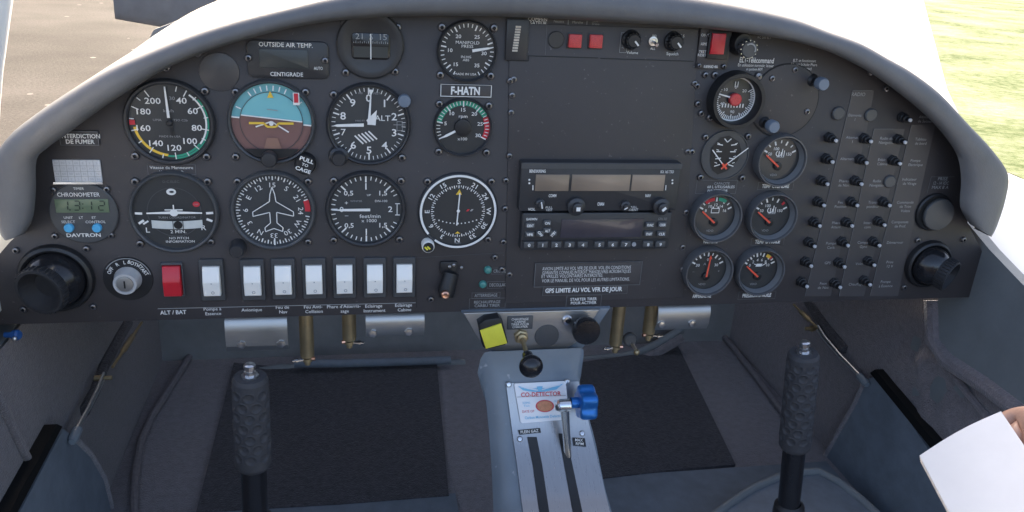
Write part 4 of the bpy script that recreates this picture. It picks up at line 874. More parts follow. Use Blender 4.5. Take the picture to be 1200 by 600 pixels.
def rknob(px,py,r,h,mark):
    p=at(px,py,-.014-h); b=MB(); b.ring(p.x,p.z,[(r,-.0141),(r,-.014-h*.5),(r*.9,-.014-h*.55),(r*.62,-.014-h*.6),(r*.60,-.014-h),(r*.5,-.0145-h)],'bezel',28,cap1=True); k=b.build('knob',t)
    b=MB(); y=-.0152-h
    if mark=='sq': b.poly([(p.x-.0022,p.z-.0022),(p.x+.0022,p.z-.0022),(p.x+.0022,p.z+.0022),(p.x-.0022,p.z+.0022)],y,'white')
    elif mark=='dia': b.poly([(p.x-.003,p.z-.0006),(p.x+.001,p.z+.0030),(p.x+.003,p.z+.0006),(p.x-.001,p.z-.0030)],y,'white')
    elif mark=='v': b.bar((p.x-.0006,p.z+.0042),(p.x+.001,p.z-.0030),.0013,y,'white')
    else: b.bar((p.x-.0035,p.z-.0016),(p.x+.0002,p.z+.0006),.0013,y,'white')
    b.build('pointer',k)
rknob(634.5,241,.0052,.009,'v'); rknob(677.5,245,.0098,.013,'sq'); rknob(735,243.5,.0056,.009,'h'); rknob(778,245,.0094,.013,'dia')
a=at(612,253,-.013); c=at(782.5,293,-.013); t=thing('transponder','transponder with dark wide screen above a row of number keys','radio',((a.x+c.x)/2,0,c.z))
x0,x1=a.x,c.x; z1=at(697,249.5,-.013).z; z0=at(697,292.5,-.013).z
b=MB(); b.plate(b.rrect(x0,x1,z0,z1,.002),-.013,-.0018,'bezel',.0012); zr=at(697,281,-.013).z; b.box(x0+.001,x1-.001,-.0142,-.0131,zr-.0003,zr+.0003,'seam'); b.build('face_plate',t)
a=at(657.5,256.5,-.014); c=at(752,278,-.014); b=MB(); zt=at(705,256.8,-.014).z; zb=at(705,278.3,-.014).z
b.plate([(a.x+.0006,zb),(c.x-.0012,zb),(c.x,zt),(a.x+.001,zt)],-.0140,-.0125,'lcd_violet',.0004); b.build('screen',t)
for x,y,s_ in ((621.5,264.5,'IDENT'),(621,275,'VFR'),(641.5,261.5,'ON'),(641.5,270.5,'ALT'),(633,274,'OFF'),(648.5,274,'STBY'),(762,263.8,'FUNC'),(776.5,263.5,'CRSR'),(760.5,274.2,'START'),(775.5,274.2,'CLR')):
    q=at(x,y,-.016); b=MB(); w_=.0052 if s_ not in ('ON','ALT','OFF','STBY') else .0044
    b.plate(b.rrect(q.x-w_,q.x+w_,q.z-.0031,q.z+.0031,.001,2),-.0158,-.0125,'bezel_grey',.0007); k=b.build('button',t)
    b=MB(); rot={'OFF':-52,'STBY':52}.get(s_,0); b.text(s_,q.x,q.z,.0042,-.0164,'white',.03,rot=rot,width=.0072 if s_ not in('ON','ALT') else .0056); b.build('lettering',k)
lett('GARMIN',623,256.8,2.8,'white',.02,y=-.0136,width=13); lett('GTX 327',776.5,256.5,2.8,'white_dim',0,y=-.0136,width=11)
for s_,x in (('0',620),('1',636),('2',652),('3',667.5),('4',683),('5',702.5),('6',718),('7',733.5),('8',759.5),('9',774)):
    q=at(x,287.2-(x-620)*.006,-.0155); b=MB(); b.plate(b.rrect(q.x-.0058,q.x+.0058,q.z-.0036,q.z+.0036,.001,2),-.0155,-.0125,'bezel_grey',.0007); k=b.build('button',t)
    b=MB(); b.text(s_,q.x,q.z,.0050,-.0161,'white',.03); b.build('lettering',k)
q=at(743,286.5,-.014); b=MB(); b.ring(q.x,q.z,[(.0026,-.0128),(.0024,-.0142)],'grey_mark',16,cap1=True); b.build('light_sensor',t)

# ================================================================== GLARESHIELD
pairs=[((28,274),(10,274)),((36,256),(2,266)),((39,225),(-5,240)),((40,190),(-7,195)),((55,174),(8,162)),((80,156),(43,133)),((120,127),(83,106)),((160,101),(128,79)),((200,78),(170,60)),((250,58),(224,38)),((300,43),(280,20)),((350,31),(335,6)),((400,24),(390,-7)),((450,20),(445,-16)),((500,19),(500,-21)),((550,19),(555,-24)),((600,20),(610,-24)),((650,22),(665,-21)),((700,25),(720,-17)),((750,28),(775,-10)),((800,31),(828,-2)),((850,36),(880,8)),((900,43),(928,20)),((940,51),(965,34)),((975,62),(1003,48)),((1003,75),(1035,66)),((1026,88),(1063,82)),((1061,113),(1097,108)),((1093,140),(1128,142)),((1115,165),(1157,173)),((1128,187),(1176,202)),((1132,214),(1172,232)),((1131,245),(1161,262)),((1143,266),(1152,273))]
gs=thing('glareshield','padded grey glareshield arching over the whole instrument panel','glareshield',(0.1,0,.22))
def smooth_pts(P,n):
    o=[]
    for i in range(len(P)-1):
        p0=P[max(i-1,0)];p1=P[i];p2=P[i+1];p3=P[min(i+2,len(P)-1)]
        for k in range(n):
            u=k/n; o.append(tuple(.5*((2*p1[j])+(-p0[j]+p2[j])*u+(2*p0[j]-5*p1[j]+4*p2[j]-p3[j])*u*u+(-p0[j]+3*p1[j]-3*p2[j]+p3[j])*u**3) for j in range(2)))
    o.append(P[-1]); return o
YF=-.040
inn=smooth_pts([P2(*a,YF) for a,c in pairs],4); outp=smooth_pts([P2(*c,-.013) for a,c in pairs],4)
prof=[(0,.0005),(0,-.020),(.02,-.030),(.08,-.037),(.2,-.0405),(.45,-.0415),(.7,-.039),(.86,-.033),(.96,-.023),(1,-.010),(1,.004)]
def loft(rows,m,name,parent,close=False):
    n=len(rows[0]); b=MB(); b.add([v for r in rows for v in r],[(i*n+k,i*n+k+1,(i+1)*n+k+1,(i+1)*n+k) for i in range(len(rows)-1) for k in range(n-1)],m,True); return b.build(name,parent,angle=60)
innb=smooth_pts([P2(*a,.0005) for a,c in pairs],4)
def rim_pt(i,ib,o,s_,y):
    if s_==0: f_=(y-YF)/(.0005-YF); return (i[0]+(ib[0]-i[0])*f_,y,i[1]+(ib[1]-i[1])*f_)
    return (i[0]*(1-s_)+o[0]*s_,y,i[1]*(1-s_)+o[1]*s_)
rows=[[rim_pt(i,ib,o,s_,y) for s_,y in prof] for i,ib,o in zip(inn,innb,outp)]
n=len(prof); b=MB(); b.add([v for r in rows for v in r],[(i*n+k,i*n+k+1,(i+1)*n+k+1,(i+1)*n+k) for i in range(len(rows)-1) for k in range(n-1)]+[tuple(range(n)),tuple((len(rows)-1)*n+k for k in range(n))],'vinyl',True); b.build('padded_rim',gs,angle=60)
top=outp[5:-9]
rows=[[(o[0],.0045,o[1]),(o[0],.12,o[1]),(o[0],.26,o[1]-.001),(o[0],.44,o[1]+.002),(o[0],.445,o[1]-.02)] for o in top]
n=5; b=MB(); b.add([v for r in rows for v in r],[(i*n+k,i*n+k+1,(i+1)*n+k+1,(i+1)*n+k) for i in range(len(rows)-1) for k in range(n-1)],'vinyl',True); b.build('deck',gs,angle=60)
bp=[(o[0]*.995+.0005,o[1]-.004) for o in top]; b=MB(); b.plate([(bp[0][0],-.10)]+bp+[(bp[-1][0],-.10)],.430,.436,'firewall'); b.build('sun_block_plate',gs)  # unseen plate added to keep sun from passing under the deck

# ================================================================== CABIN
FZ=-.50
b=MB(); b.box(-.48,.68,-.75,.66,FZ-.02,FZ,'carpet_floor'); o_=b.build('floor',None,(.1,0,FZ)); tag(o_,'grey carpeted cockpit floor under the instrument panel',None,kind='structure')
b=MB(); b.plate([(-.48,FZ-.015),(.68,FZ-.015),(.68,.0),(.62,.12),(.45,.17),(.1,.19),(-.25,.17),(-.42,.10),(-.48,0)],.62,.63,'firewall'); o_=b.build('firewall',None,(.1,.62,FZ)); tag(o_,'dark grey firewall closing the footwell behind the panel','firewall')
def floor_mat(label,q,holes=None):
    P=[atz(x,y,FZ+.006) for x,y in q]; b=MB(); n=len(P)
    vs=[(p.x,p.y,FZ+.006) for p in P]+[(p.x,p.y,FZ+.001) for p in P]
    b.add(vs,[tuple(range(n))]+[(i,(i+1)%n,n+(i+1)%n,n+i) for i in range(n)],'mat_black'); c=sum((p for p in P),Vector())/n
    o=b.build('floor_mat',None,(c.x,c.y,FZ)); tag(o,label,'floor mat','black carpet floor mats')
floor_mat('black carpet mat in the left footwell, behind left control stick',[(274,425),(340,431),(420,430),(512,427),(526,580),(400,590),(230,600)])
floor_mat('black carpet mat in the right footwell, right of the console',[(640,430),(740,416),(792,400),(862,544),(790,550),(690,562),(640,565)])
def wall(label,x,sgn,front):
    t=thing('cabin_side_wall',label,'side wall',(x,0,FZ)); th=.012*sgn
    b=MB(); N=110; rows=[]
    y0,y1=-.72,.62
    for i in range(N+1):
        y=y0+(y1-y0)*i/N; r=[]
        for k in range(33):
            z=FZ+( -.135-FZ)*k/32
            w=0.0
            if sgn>0: 
                d=math.exp(-((y-.03)/.07)**2-((z+.24)/.07)**2); w=d*(.008*math.sin(55*y+70*z)+.005*math.sin(120*y-40*z))
            r.append((x+w-0*th,y,z))
        rows.append(r)
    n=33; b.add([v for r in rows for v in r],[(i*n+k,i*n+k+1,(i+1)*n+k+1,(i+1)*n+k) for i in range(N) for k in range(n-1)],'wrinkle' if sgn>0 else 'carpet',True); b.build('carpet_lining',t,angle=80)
    b=MB(); b.box(min(x+th*.3,x+th*2),max(x+th*.3,x+th*2),y0,y1,FZ,-.135,'side_grey'); b.build('wall_panel',t)
    return t
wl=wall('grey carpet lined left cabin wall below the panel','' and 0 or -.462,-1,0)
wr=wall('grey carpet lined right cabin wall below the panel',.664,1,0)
# lower painted side boxes with black seal strip
def side_box(t,x,sgn,q,strip,edge):
    xi=x-sgn*.012
    P=[atx(a,c,xi) for a,c in q]; b=MB(); n=len(P)
    vs=[(xi,p.y,p.z) for p in P]+[(x,p.y,p.z) for p in P]
    b.add(vs,[tuple(range(n))]+[(i,(i+1)%n,n+(i+1)%n,n+i) for i in range(n)],'side_paint'); b.build('lower_panel',t)
    P=[atx(a,c,xi-sgn*.001) for a,c in strip]; b=MB(); vs=[(xi-sgn*.002,p.y,p.z) for p in P]+[(x,p.y,p.z) for p in P]; n=len(P)
    b.add(vs,[tuple(range(n))]+[(i,(i+1)%n,n+(i+1)%n,n+i) for i in range(n)],'seal_black'); b.build('seal_strip',t)
    P=[atx(a,c,xi-sgn*.002) for a,c in edge]; b=MB(); b.tube([(xi,p.y,p.z) for p in P],.004,'carpet_floor',8); b.build('edge_trim',t)
side_box(wl,-.462,-1,[(86,511),(110,535),(128,570),(140,640),(-40,700),(10,625),(74,503)],[(66,497),(72,500),(16,607),(-24,680),(-36,680),(8,604)],[(88,512),(108,532),(124,560),(134,600),(138,640)])
side_box(wr,.664,1,[(1012,446),(1000,475),(975,520),(955,560),(1010,640),(1230,700),(1100,545),(1030,440)],[(1020,437),(1026,433),(1088,508),(1175,610),(1168,620),(1080,511)],[(1011,448),(1002,470),(985,500),(960,545),(950,580)])
# smooth upper right panel and its rolled lower edge
xi=.650; P=[atx(a,c,xi) for a,c in [(1100,338),(1097,395),(1118,418),(1160,446),(1215,487),(1260,520),(1260,396),(1200,335),(1160,293),(1128,254),(1112,300)]]
b=MB(); n=len(P); b.add([(xi,p.y,p.z) for p in P]+[(.664,p.y,p.z) for p in P],[tuple(range(n))]+[(i,(i+1)%n,n+(i+1)%n,n+i) for i in range(n)],'side_grey'); b.build('upper_panel',wr)
b=MB(); P=[atx(a,c,xi) for a,c in [(1092,352),(1094,400),(1112,424),(1155,452),(1210,494),(1250,525)]]; b.tube([(xi+.002,p.y,p.z) for p in P],.012,'wrinkle',10); b.build('edge_trim',wr)
b=MB(); P=[atx(a,c,.660) for a,c in [(1110,418),(1118,440),(1135,462),(1150,480),(1160,492)]]; b.tube([(p.x,p.y,p.z) for p in P],.005,'wrinkle',8); b.build('edge_trim',wr)
P=[atx(a,c,-.455) for a,c in [(-5,450),(6,470),(18,495),(34,530),(50,560)]]; b=MB(); b.tube([(-.460,p.y,p.z) for p in P],.005,'carpet',8); b.build('edge_trim',wl)
# piping where wall meets floor
for t,pp_ in ((wl,[(262,362),(240,392),(222,420),(200,455),(178,490),(165,520),(159,555),(157,585),(158,620)]),(wr,[(812,352),(833,378),(860,410),(890,448),(912,478),(940,515)])):
    P=[atz(a,c,FZ+.004) for a,c in pp_]; b=MB(); b.tube([(p.x,p.y,p.z+.003) for p in P],.0062,'piping',10); b.build('piping',t)
# sills
def sill(label,q_in,q_out,x,dx):
    P=[atx(a,c,x) for a,c in q_in]; d=(P[-1]-P[0]); P.append(P[-1]+d*4); 
    t=thing('cockpit_sill',label,'sill',(x,P[0].y,P[0].z)); b=MB(); rows=[]
    for p in P: rows.append([(x,p.y,min(-.10,p.z-.005)),(x,p.y,p.z),(x+dx*.06,p.y,p.z+.004),(x+dx*.5,p.y,p.z+.010),(x+dx,p.y,p.z+.0),(x+dx*1.1,p.y,p.z-.05),(x+dx*1.1,p.y,p.z-.5)])
    n=len(rows[0]); b.add([v for r in rows for v in r],[(i*n+k,i*n+k+1,(i+1)*n+k+1,(i+1)*n+k) for i in range(len(rows)-1) for k in range(n-1)]+[tuple(range(n))],'sill_white',True); b.build('rail',t,angle=50); return t
sill('white painted cockpit sill at right beyond the glareshield end',[(1100,225),(1124,250),(1160,291),(1200,333)],None,.662,.14)
sill('white painted cockpit sill at far left beside the glareshield end',[(60,232),(22,262),(0,278),(-30,300)],None,-.462,-.05)
# canopy frame strip at far left
t=thing('canopy_frame','white canopy frame post at the far left edge','canopy frame',(-.47,-.2,.0))
b=MB(); A=at(8,-60,-.12); B=at(-10,210,-.12); b.tube([(A.x-.006,-.12,A.z),((A.x+B.x)/2-.009,-.12,(A.z+B.z)/2),(B.x-.006,-.12,B.z)],.011,'sill_white',14,rs=[.014,.0115,.008]); b.build('post',t)

# control cables along the walls
def cable(label,x,sgn,q):
    t=thing('control_cable',label,'cable',(x,.3,-.33),'control cables with brass turnbuckles')
    xi=x-sgn*.018
    P=[atx(a,c,xi) for a,c in q['line']]; b=MB()
    for dz in (-.004,.004): b.tube([(xi,p.y,p.z+dz*(1-.7*i/(len(P)-1))) for i,p in enumerate(P)],.0019,'steel_cable',8)
    b.build('wire',t)
    b=MB(); A=atx(*q['tb'][0],xi); B=atx(*q['tb'][1],xi); Mi=(A+B)/2
    b.tube([A,A.lerp(B,.3),A.lerp(B,.34),A.lerp(B,.66),A.lerp(B,.70),B],.003,'brass',10,rs=[.0020,.0022,.0042,.0042,.0022,.0020]); b.build('turnbuckle',t)
    b=MB(); A=atx(*q['bolt'],xi); b.lathe((xi+sgn*.012,A.y,A.z),(-sgn,0,0),[(.004,0),(.004,.008),(.0055,.0085),(.0055,.012),(.003,.0125),(.003,.022)],'brass',12,cap1=True); b.build('bolt',t)
    b=MB(); A=atx(*q['end'],xi); b.lathe((xi,A.y+.012,A.z),(0,-1,-.12),[(.003,0),(.006,.003),(.006,.020),(.004,.026)],'console_paint',14,cap0=True,cap1=True); b.build('ferrule',t)
    b=MB(); P=[atx(a,c,x-sgn*.004) for a,c in q['shade']]; b.tube([(p.x,p.y,p.z) for p in P],.008,'mat_black',8); b.build('shadow_tube',t)  # dark tube painted in for the shadow beside the cable
cable('left wall control cable with brass turnbuckle ending at blue ferrule',-.462,-1,{'line':[(122,440),(113,460),(104,478),(88,506)],'tb':[(166,378),(132,430)],'bolt':(122,443),'end':(88,508),'shade':[(150,378),(140,395),(120,432),(110,460),(98,482)]})
cable('right wall control cable with brass turnbuckle, right of stick',.664,1,{'line':[(958,384),(966,396),(985,418),(1011,444)],'tb':[(930,357),(958,384)],'bolt':(950,385),'end':(1011,444),'shade':[(946,352),(958,370),(970,386),(990,410)]})
# blue knob at far left
p=atx(15,392,-.455); t=thing('blue_drain_knob','small bright blue knob on left wall below the panel','knob',(p.x,p.y,p.z)); b=MB(); b.lathe((-.462,p.y,p.z),(1,-.3,.1),[(.003,0),(.003,.008),(.0050,.009),(.0055,.014),(.004,.016)],'drain_blue',18,cap1=True); b.build('cap',t)
b=MB(); q=atx(17,397,-.445); b.sphere((q.x,q.y,q.z),.0024,'screw_bright',10); b.build('pin',t)

# rudder bars across the footwells
for lab,q,Y in (('grey tube crossing left footwell above the black mat',[(300,436),(330,431),(380,434),(440,431),(500,427),(545,425)],.57),('dark tube crossing right footwell above the black mat',[(665,422),(690,421),(730,417),(750,412),(770,403),(800,385)],.57)):
    P=[at(a,c,Y) for a,c in q]; t=thing('rudder_bar',lab,'rudder bar',(P[2].x,Y,P[2].z)); b=MB(); b.tube([(p.x,Y,p.z) for p in P],.008,'side_grey',12); b.build('tube',t)
    b=MB(); b.tube([(p.x,Y-.004,p.z-.016) for p in P],.011,'carpet_floor',10); b.build('sleeve',t)
    if lab[0]=='g':
        b=MB(); P=[at(a,c,Y-.02) for a,c in ((345,428),(400,428),(470,426),(528,424))]; b.tube([(p.x,Y-.02,p.z+.004) for p in P],.008,'side_paint',12); b.build('foot_rest',t)

# brackets
def bracket(label,x0,y0,x1,y1,bend,bolts):
    Y=.014; a=at(x0,y0,Y); c=at(x1,y1,Y); zt=-.1175; t=thing('support_bracket',label,'bracket',((a.x+c.x)/2,Y,c.z),'bare metal brackets under the panel')
    b=MB(); pr=[(.026,zt),(.020,zt-.003),(.014,zt-.010)]+[(.012,zt+(c.z-zt)*.45),(.013,zt+(c.z-zt)*.8),(.015+bend,c.z)]
    pr+= [(y_+.0025,z_) for y_,z_ in reversed(pr)]; n=len(pr)
    b.add([(a.x,y_,z_) for y_,z_ in pr]+[(c.x,y_,z_) for y_,z_ in pr],[tuple(range(n)),tuple(n+i for i in range(n))]+[(i,(i+1)%n,n+(i+1)%n,n+i) for i in range(n)],'aluminium',True); b.build('plate',t)
    for q in bolts:
        p=at(*q,.010); b=MB(); b.lathe((p.x,.0135,p.z),(0,-1,0),[(.0050,0),(.0050,.002),(.0042,.003),(.002,.0034)],'screw_bright',6,cap1=True); b.build('bolt',t)
bracket('left bare metal bracket under the white switches',263,378,338,413,.006,[(283,405),(329,404)])
bracket('middle bare metal bracket beside two brass cylinders',428.5,370,497,394,.002,[(437,392),(479,390)])
bracket('right bare metal bracket under the small engine gauges',772,361,829,386,.002,[(776,381),(812,380)])
# brass cylinders
def cyl(label,px,y0,y1,nut_side):
    Y=.05; a=at(px,y0,Y); c=at(px,y1,Y); t=thing('brass_cylinder',label,'cylinder',(a.x,Y,c.z),'brass cylinders hanging under the panel')
    b=MB(); L=-.1165-c.z; b.lathe((a.x,Y,c.z),(0,0,1),[(.0062,0),(.0078,.0012),(.0080,.003),(.0080,L)],'brass',24,cap0=True); b.build('tube',t)
    b=MB(); b.lathe((a.x,Y-.002,c.z),(0,0,-1),[(.0060,0),(.0060,.004),(.0035,.005),(.0035,.009),(.0015,.010)],'brass',12,cap1=True); b.build('end_fitting',t)
    b=MB(); b.lathe((a.x+nut_side*.004,Y-.004,c.z-.002),(nut_side,-.15,0),[(.0018,0),(.0018,.006),(.0030,.0065),(.0030,.0095),(.0016,.010),(.0016,.013)],'chrome',10,cap1=True); b.build('side_nut',t)
    b=MB(); b.lathe((a.x-nut_side*.005,Y-.003,c.z-.001),(-nut_side,-.2,0),[(.0024,0),(.0024,.004)],'copper',8,cap1=True); b.build('side_stub',t)
cyl('long brass cylinder beside the left metal bracket',358.5,372,418,-1)
cyl('short brass cylinder beside the middle metal bracket',409,371,398,1)
cyl('long brass cylinder just right of the centre console',725.5,364,404,-1)
cyl('short brass cylinder beside the right metal bracket',763.5,362,390,1)
# fuel valve lever between right cylinders
p=at(739,399,.045); t=thing('small_valve','small metal valve with short pin between right brass cylinders','valve',(p.x,.045,p.z)); b=MB(); b.lathe((p.x,.05,p.z),(0,-1,.1),[(.009,0),(.009,.004),(.007,.006)],'bezel_grey',18,cap1=True); b.build('body',t)
b=MB(); q=at(745,410,.035); b.tube([(p.x+.002,.044,p.z-.004),(q.x,.036,q.z)],.0022,'screw_bright',8); b.build('pin',t)
b=MB(); q=at(746,413,.036); b.sphere((q.x,q.y,q.z),.004,'brass',10); q2=at(737,366,.05); b.build('nut',t)

# ================================================================== CENTRE CONSOLE
cs=thing('centre_console','blue grey centre console with brushed metal throttle quadrant','console',(.08,-.08,FZ))
PY=(-.014,-.020,-.028,-.055,-.095,-.128)
prf=[(y_,at(*q,y_).z) for y_,q in zip(PY,((625,409),(630,431),(636,452),(648,511),(657,569),(664,607)))]
prf.append((-.24,prf[-1][1]-.05))
kx=[0,1,2,3,4,5,6]
prs=smooth_pts(prf,6)
def offset_profile(off):
    o=[]
    for i,(y_,z_) in enumerate(prs):
        a=prs[max(0,i-1)]; c=prs[min(len(prs)-1,i+1)]; d=Vector((c[0]-a[0],c[1]-a[1])).normalized(); n=Vector((d.y,-d.x)); n=n if n.y>0 else -n
        o.append((y_+n.x*off,z_+n.y*off,n))
    return o
OFFC={}
def onp(px,py,off=0.0):
    if off not in OFFC: OFFC[off]=offset_profile(off)
    O=OFFC[off]; d=ray(px,py); best=None
    for i in range(len(O)-1):
        y0,z0,_=O[i]; y1,z1,_=O[i+1]; n=Vector((0,-(z1-z0),(y1-y0))); den=d.dot(n)
        if abs(den)<1e-9: continue
        p=CAM+d*((Vector((0,y0,z0))-CAM).dot(n)/den); u=(p.y-y0)/(y1-y0)
        lo_=-1e-6 if i else -5; hi_=1+1e-6 if i<len(O)-2 else 9
        if lo_<=u<=hi_ and (best is None or (p-CAM).length<(best-CAM).length): best=p
    return best
# body: side walls, top skin
Lx=[at(569,410,-.014).x,at(581,432,PY[1]).x,at(592,452,PY[2]).x,at(600,511,PY[3]).x,at(607,569,PY[4]).x,at(611,607,PY[5]).x]; Rx=[at(683,408,-.014).x,at(680,431,PY[1]).x,at(679,452,PY[2]).x,at(695,511,PY[3]).x,at(707,569,PY[4]).x,at(717,607,PY[5]).x]
Lx.append(Lx[-1]-.0); Rx.append(Rx[-1]+.0)
Lx=[min(l,at(583,432,-.05).x) if i<2 else l for i,l in enumerate(Lx)]
b=MB(); rows=[]
Sx=[at(a,c,y_).x for y_,(a,c) in zip(PY,((567,410),(569,431),(572,452),(577,511),(580,569),(582,607)))]; Sx.append(Sx[-1])
LRs=smooth_pts(list(zip(Lx,Rx)),6); Ss=smooth_pts(list(zip(Sx,Sx)),6)
for (y_,z_),(l,r),(sx,_) in zip(prs,LRs,Ss):
    sx=min(sx,l-.008); lo_=max(FZ,z_-.10)
    rows.append([(sx+.03,y_,FZ),(sx+.028,y_,lo_),(sx+.006,y_,z_-.050),(sx,y_,z_-.028),(sx+(l-sx)*.35,y_,z_-.010),(l-.001,y_,z_-.002),(l+.005,y_,z_-.001),(r-.004,y_,z_-.001),(r+.001,y_,z_-.003),(r+.002,y_,z_-.010),(r-.006,y_,z_-.05),(r-.02,y_,FZ)])
n=12; b.add([v for r in rows for v in r],[(i*n+k,i*n+k+1,(i+1)*n+k+1,(i+1)*n+k) for i in range(len(rows)-1) for k in range(n-1)]+[tuple(range(n)),tuple((len(rows)-1)*n+k for k in range(n))],'console_paint',True); b.build('body',cs,angle=50)
# upright plate joining the panel
b=MB(); q=[(541,366),(716,361),(683,409),(662,413),(584,415),(569,410)]; b.plate([P2(*k,-.006) for k in q],-.006,.012,'console_paint',.002); b.build('neck',cs)
b=MB(); q=[(543,367),(703,363),(688,385),(676,401),(664,409),(640,411),(590,412),(576,410),(566,404),(556,390)]; b.plate([P2(*k,-.010) for k in q],-.010,-.0062,'aluminium',.001); b.build('upper_plate',cs)
b=MB(); q=at(641,394,-.011); b.ring(q.x,q.z,[(.0143,-.0101),(.0140,-.0112),(.0135,-.0113)],'bezel_grey',32,cap1=True); b.build('blanking_disc',cs)
q=at(665,376,-.012); screw_mesh(q.x,q.z,.0062,-.010,True).build('screw',cs)
# throttle quadrant plate, following the profile
b=MB(); rows=[]; off=.0022
ed=[((593,449),(678,447)),((597,480),(686,480)),((601,511),(694,511)),((606,545),(702,545)),((611,585),(711,585)),((614,607),(717,607)),((618,640),(725,640))]
for (l,r),(l2,r2) in zip(ed[:-1],ed[1:]):
    for k in range(8):
        f_=k/8; rows.append([onp(l[0]+(l2[0]-l[0])*f_,l[1]+(l2[1]-l[1])*f_,off),onp(r[0]+(r2[0]-r[0])*f_,r[1]+(r2[1]-r[1])*f_,off)])
vs=[]; 
for A,B in rows: vs+=[A,A.lerp(B,.5),B,A-Vector((0,0,.004)),B-Vector((0,0,.004))]
fs=[]
for i in range(len(rows)-1):
    o=5*i; p_=o+5; fs+=[(o,o+1,p_+1,p_),(o+1,o+2,p_+2,p_+1),(o,p_,p_+3,o+3),(o+2,p_+2,p_+4,o+4)]
fs.append((0,1,2,4,3)); b.add(vs,fs,'brushed',True); b.build('quadrant_plate',cs,angle=60)
for sl in ([(618,512,629),(624.5,545,635.5),(632.5,602,644),(637.5,640,650)],[(654.5,508,663),(661.5,545,671),(672,602,683),(678,640,690)]):
    b=MB(); R_=[]
    for (a0,y0_,c0_),(a1,y1_,c1_) in zip(sl[:-1],sl[1:]):
        for k in range(8): f_=k/8; R_.append((onp(a0+(a1-a0)*f_,y0_+(y1_-y0_)*f_,.0034),onp(c0_+(c1_-c0_)*f_,y0_+(y1_-y0_)*f_,.0034)))
    b.add([p for q in R_ for p in q],[(2*i_,2*i_+1,2*i_+3,2*i_+2) for i_ in range(len(R_)-1)],'black'); b.build('slot',cs)
def oriented(p):
    O=offset_profile(0); k=min(O,key=lambda q:abs(q[0]-p.y)); return Vector((0,k[2].x,k[2].y))
for q in ((596,450.5),(664.5,447.5),(609,514.5),(682,508)):
    p=onp(*q,.002); nv=oriented(p); b=MB(); b.lathe(p,nv,[(.0034,0),(.0034,.001),(.0024,.002),(.001,.0022)],'screw_bright',14,cap1=True); b.build('screw',cs)
def flat_on(mb,q,off,m): P=[onp(a,c,off) for a,c in q]; mb.add([tuple(p) for p in P],[tuple(range(len(P)))],m)
def text_on(mb,s,px,py,wpx,hpx,off,m,bold=.01,rot=0):
    vs,fs,x0,x1=text_geo(s,bold); c_,s_=math.cos(rot),math.sin(rot); sx=wpx/(x1-x0); sy=hpx/.70; o=[]
    for a,d in vs:
        u=(a-(x0+x1)/2)*sx; v=-(d-.35)*sy; o.append(tuple(onp(px+u*c_-v*s_,py+u*s_+v*c_,off)))
    mb.add(o,fs,m)
# small captions on the quadrant
b=MB(); flat_on(b,[(607,504),(633,501.5),(634,507),(609,509.5)],.0036,'black'); text_on(b,'PLEIN GAZ',620.5,505.5,21,3.4,.0044,'white',.01,-.09); b.build('caption',cs)
b=MB(); flat_on(b,[(671,512.5),(685.5,513.5),(687,523.5),(672,522)],.0036,'black'); text_on(b,'MAX',678.5,515.7,9,3.2,.0044,'white',.01,.05); text_on(b,'RPM',679.3,520,9,3.2,.0044,'white',.01,.05); b.build('caption',cs)
# lever with blue star knob
t=thing('throttle_lever','steel lever with blue star shaped knob on the quadrant','lever',tuple(onp(666,540,.003)))
A=onp(666,541,-.006); yb=A.y; B=at(661.5,475,yb-.004); 
b=MB(); d=(B-A); b.tube([A,A+d*.5,A+d*.93,B],.0045,'chrome',12,rs=[.0046,.0046,.0050,.0062]); b.build('arm',t)
b=MB(); b.lathe(B,(1,0,0),[(.0062,-.007),(.0072,-.005),(.0072,.006),(.005,.007)],'chrome',16,cap0=True,cap1=True); b.lathe(B+Vector((-.006,-.003,0)),(-1,-.5,.2),[(.0040,0),(.0040,.004),(.0030,.0045)],'screw_bright',6,cap1=True); b.build('clamp',t)
b=MB(); K=at(672,472,yb-.004); b.lathe(K,(1,0,0),[(.0062,-.003),(.0062,.012)],'blue_anodised',18); b.build('shaft',t)
b=MB(); kc=at(687,472,yb-.004); N=60; vs=[];
prof_=[(-.0095,.80),(-.0090,.90),(-.0075,.97),(-.004,1.0),(.004,1.0),(.0075,.97),(.0090,.88),(.0092,.6)]
for h,sc_ in prof_:
    for i in range(N):
        a=2*PI*i/N; r=.0180*(1+.13*math.cos(5*a+.6))*sc_; vs.append((kc.x+h,kc.y+r*math.cos(a),kc.z+r*math.sin(a)))
b.add(vs,[(k*N+i,k*N+(i+1)%N,(k+1)*N+(i+1)%N,(k+1)*N+i) for k in range(len(prof_)-1) for i in range(N)]+[tuple(range(N)),tuple((len(prof_)-1)*N+i for i in range(N))],'blue_anodised',True); b.build('star_knob',t)
# CO detector
p=onp(635,472,.003); t=thing('gas_detector_card','white CO-DETECTOR card with blue wings and orange spot','card',tuple(p))
b=MB(); flat_on(b,[(603.5,449.5),(661,446.5),(663,448),(667,489.5),(665.5,491.5),(612,496),(610,494.5),(602.5,451)],.0040,'sticker_white'); b.build('card',t)
b=MB(); flat_on(b,[(607,452.5),(622,455.5),(632,455),(645,454.5),(660,449.5),(652,456.5),(640,458.5),(633,459.5),(624,459),(613,457.5)],.0048,'sticker_blue'); 
for k in range(3): flat_on(b,[(610+k*4,453.4+k*.9),(631,456.6+k*.5),(631,457+k*.5),(610+k*4,454+k*.9)],.0054,'sticker_white'); flat_on(b,[(657-k*4,450.8+k*.9),(635,456+k*.5),(635,456.4+k*.5),(657-k*4,451.4+k*.9)],.0054,'sticker_white')
flat_on(b,[(629,453),(636,452.6),(634,459.2),(631,459.4)],.0056,'sticker_blue')
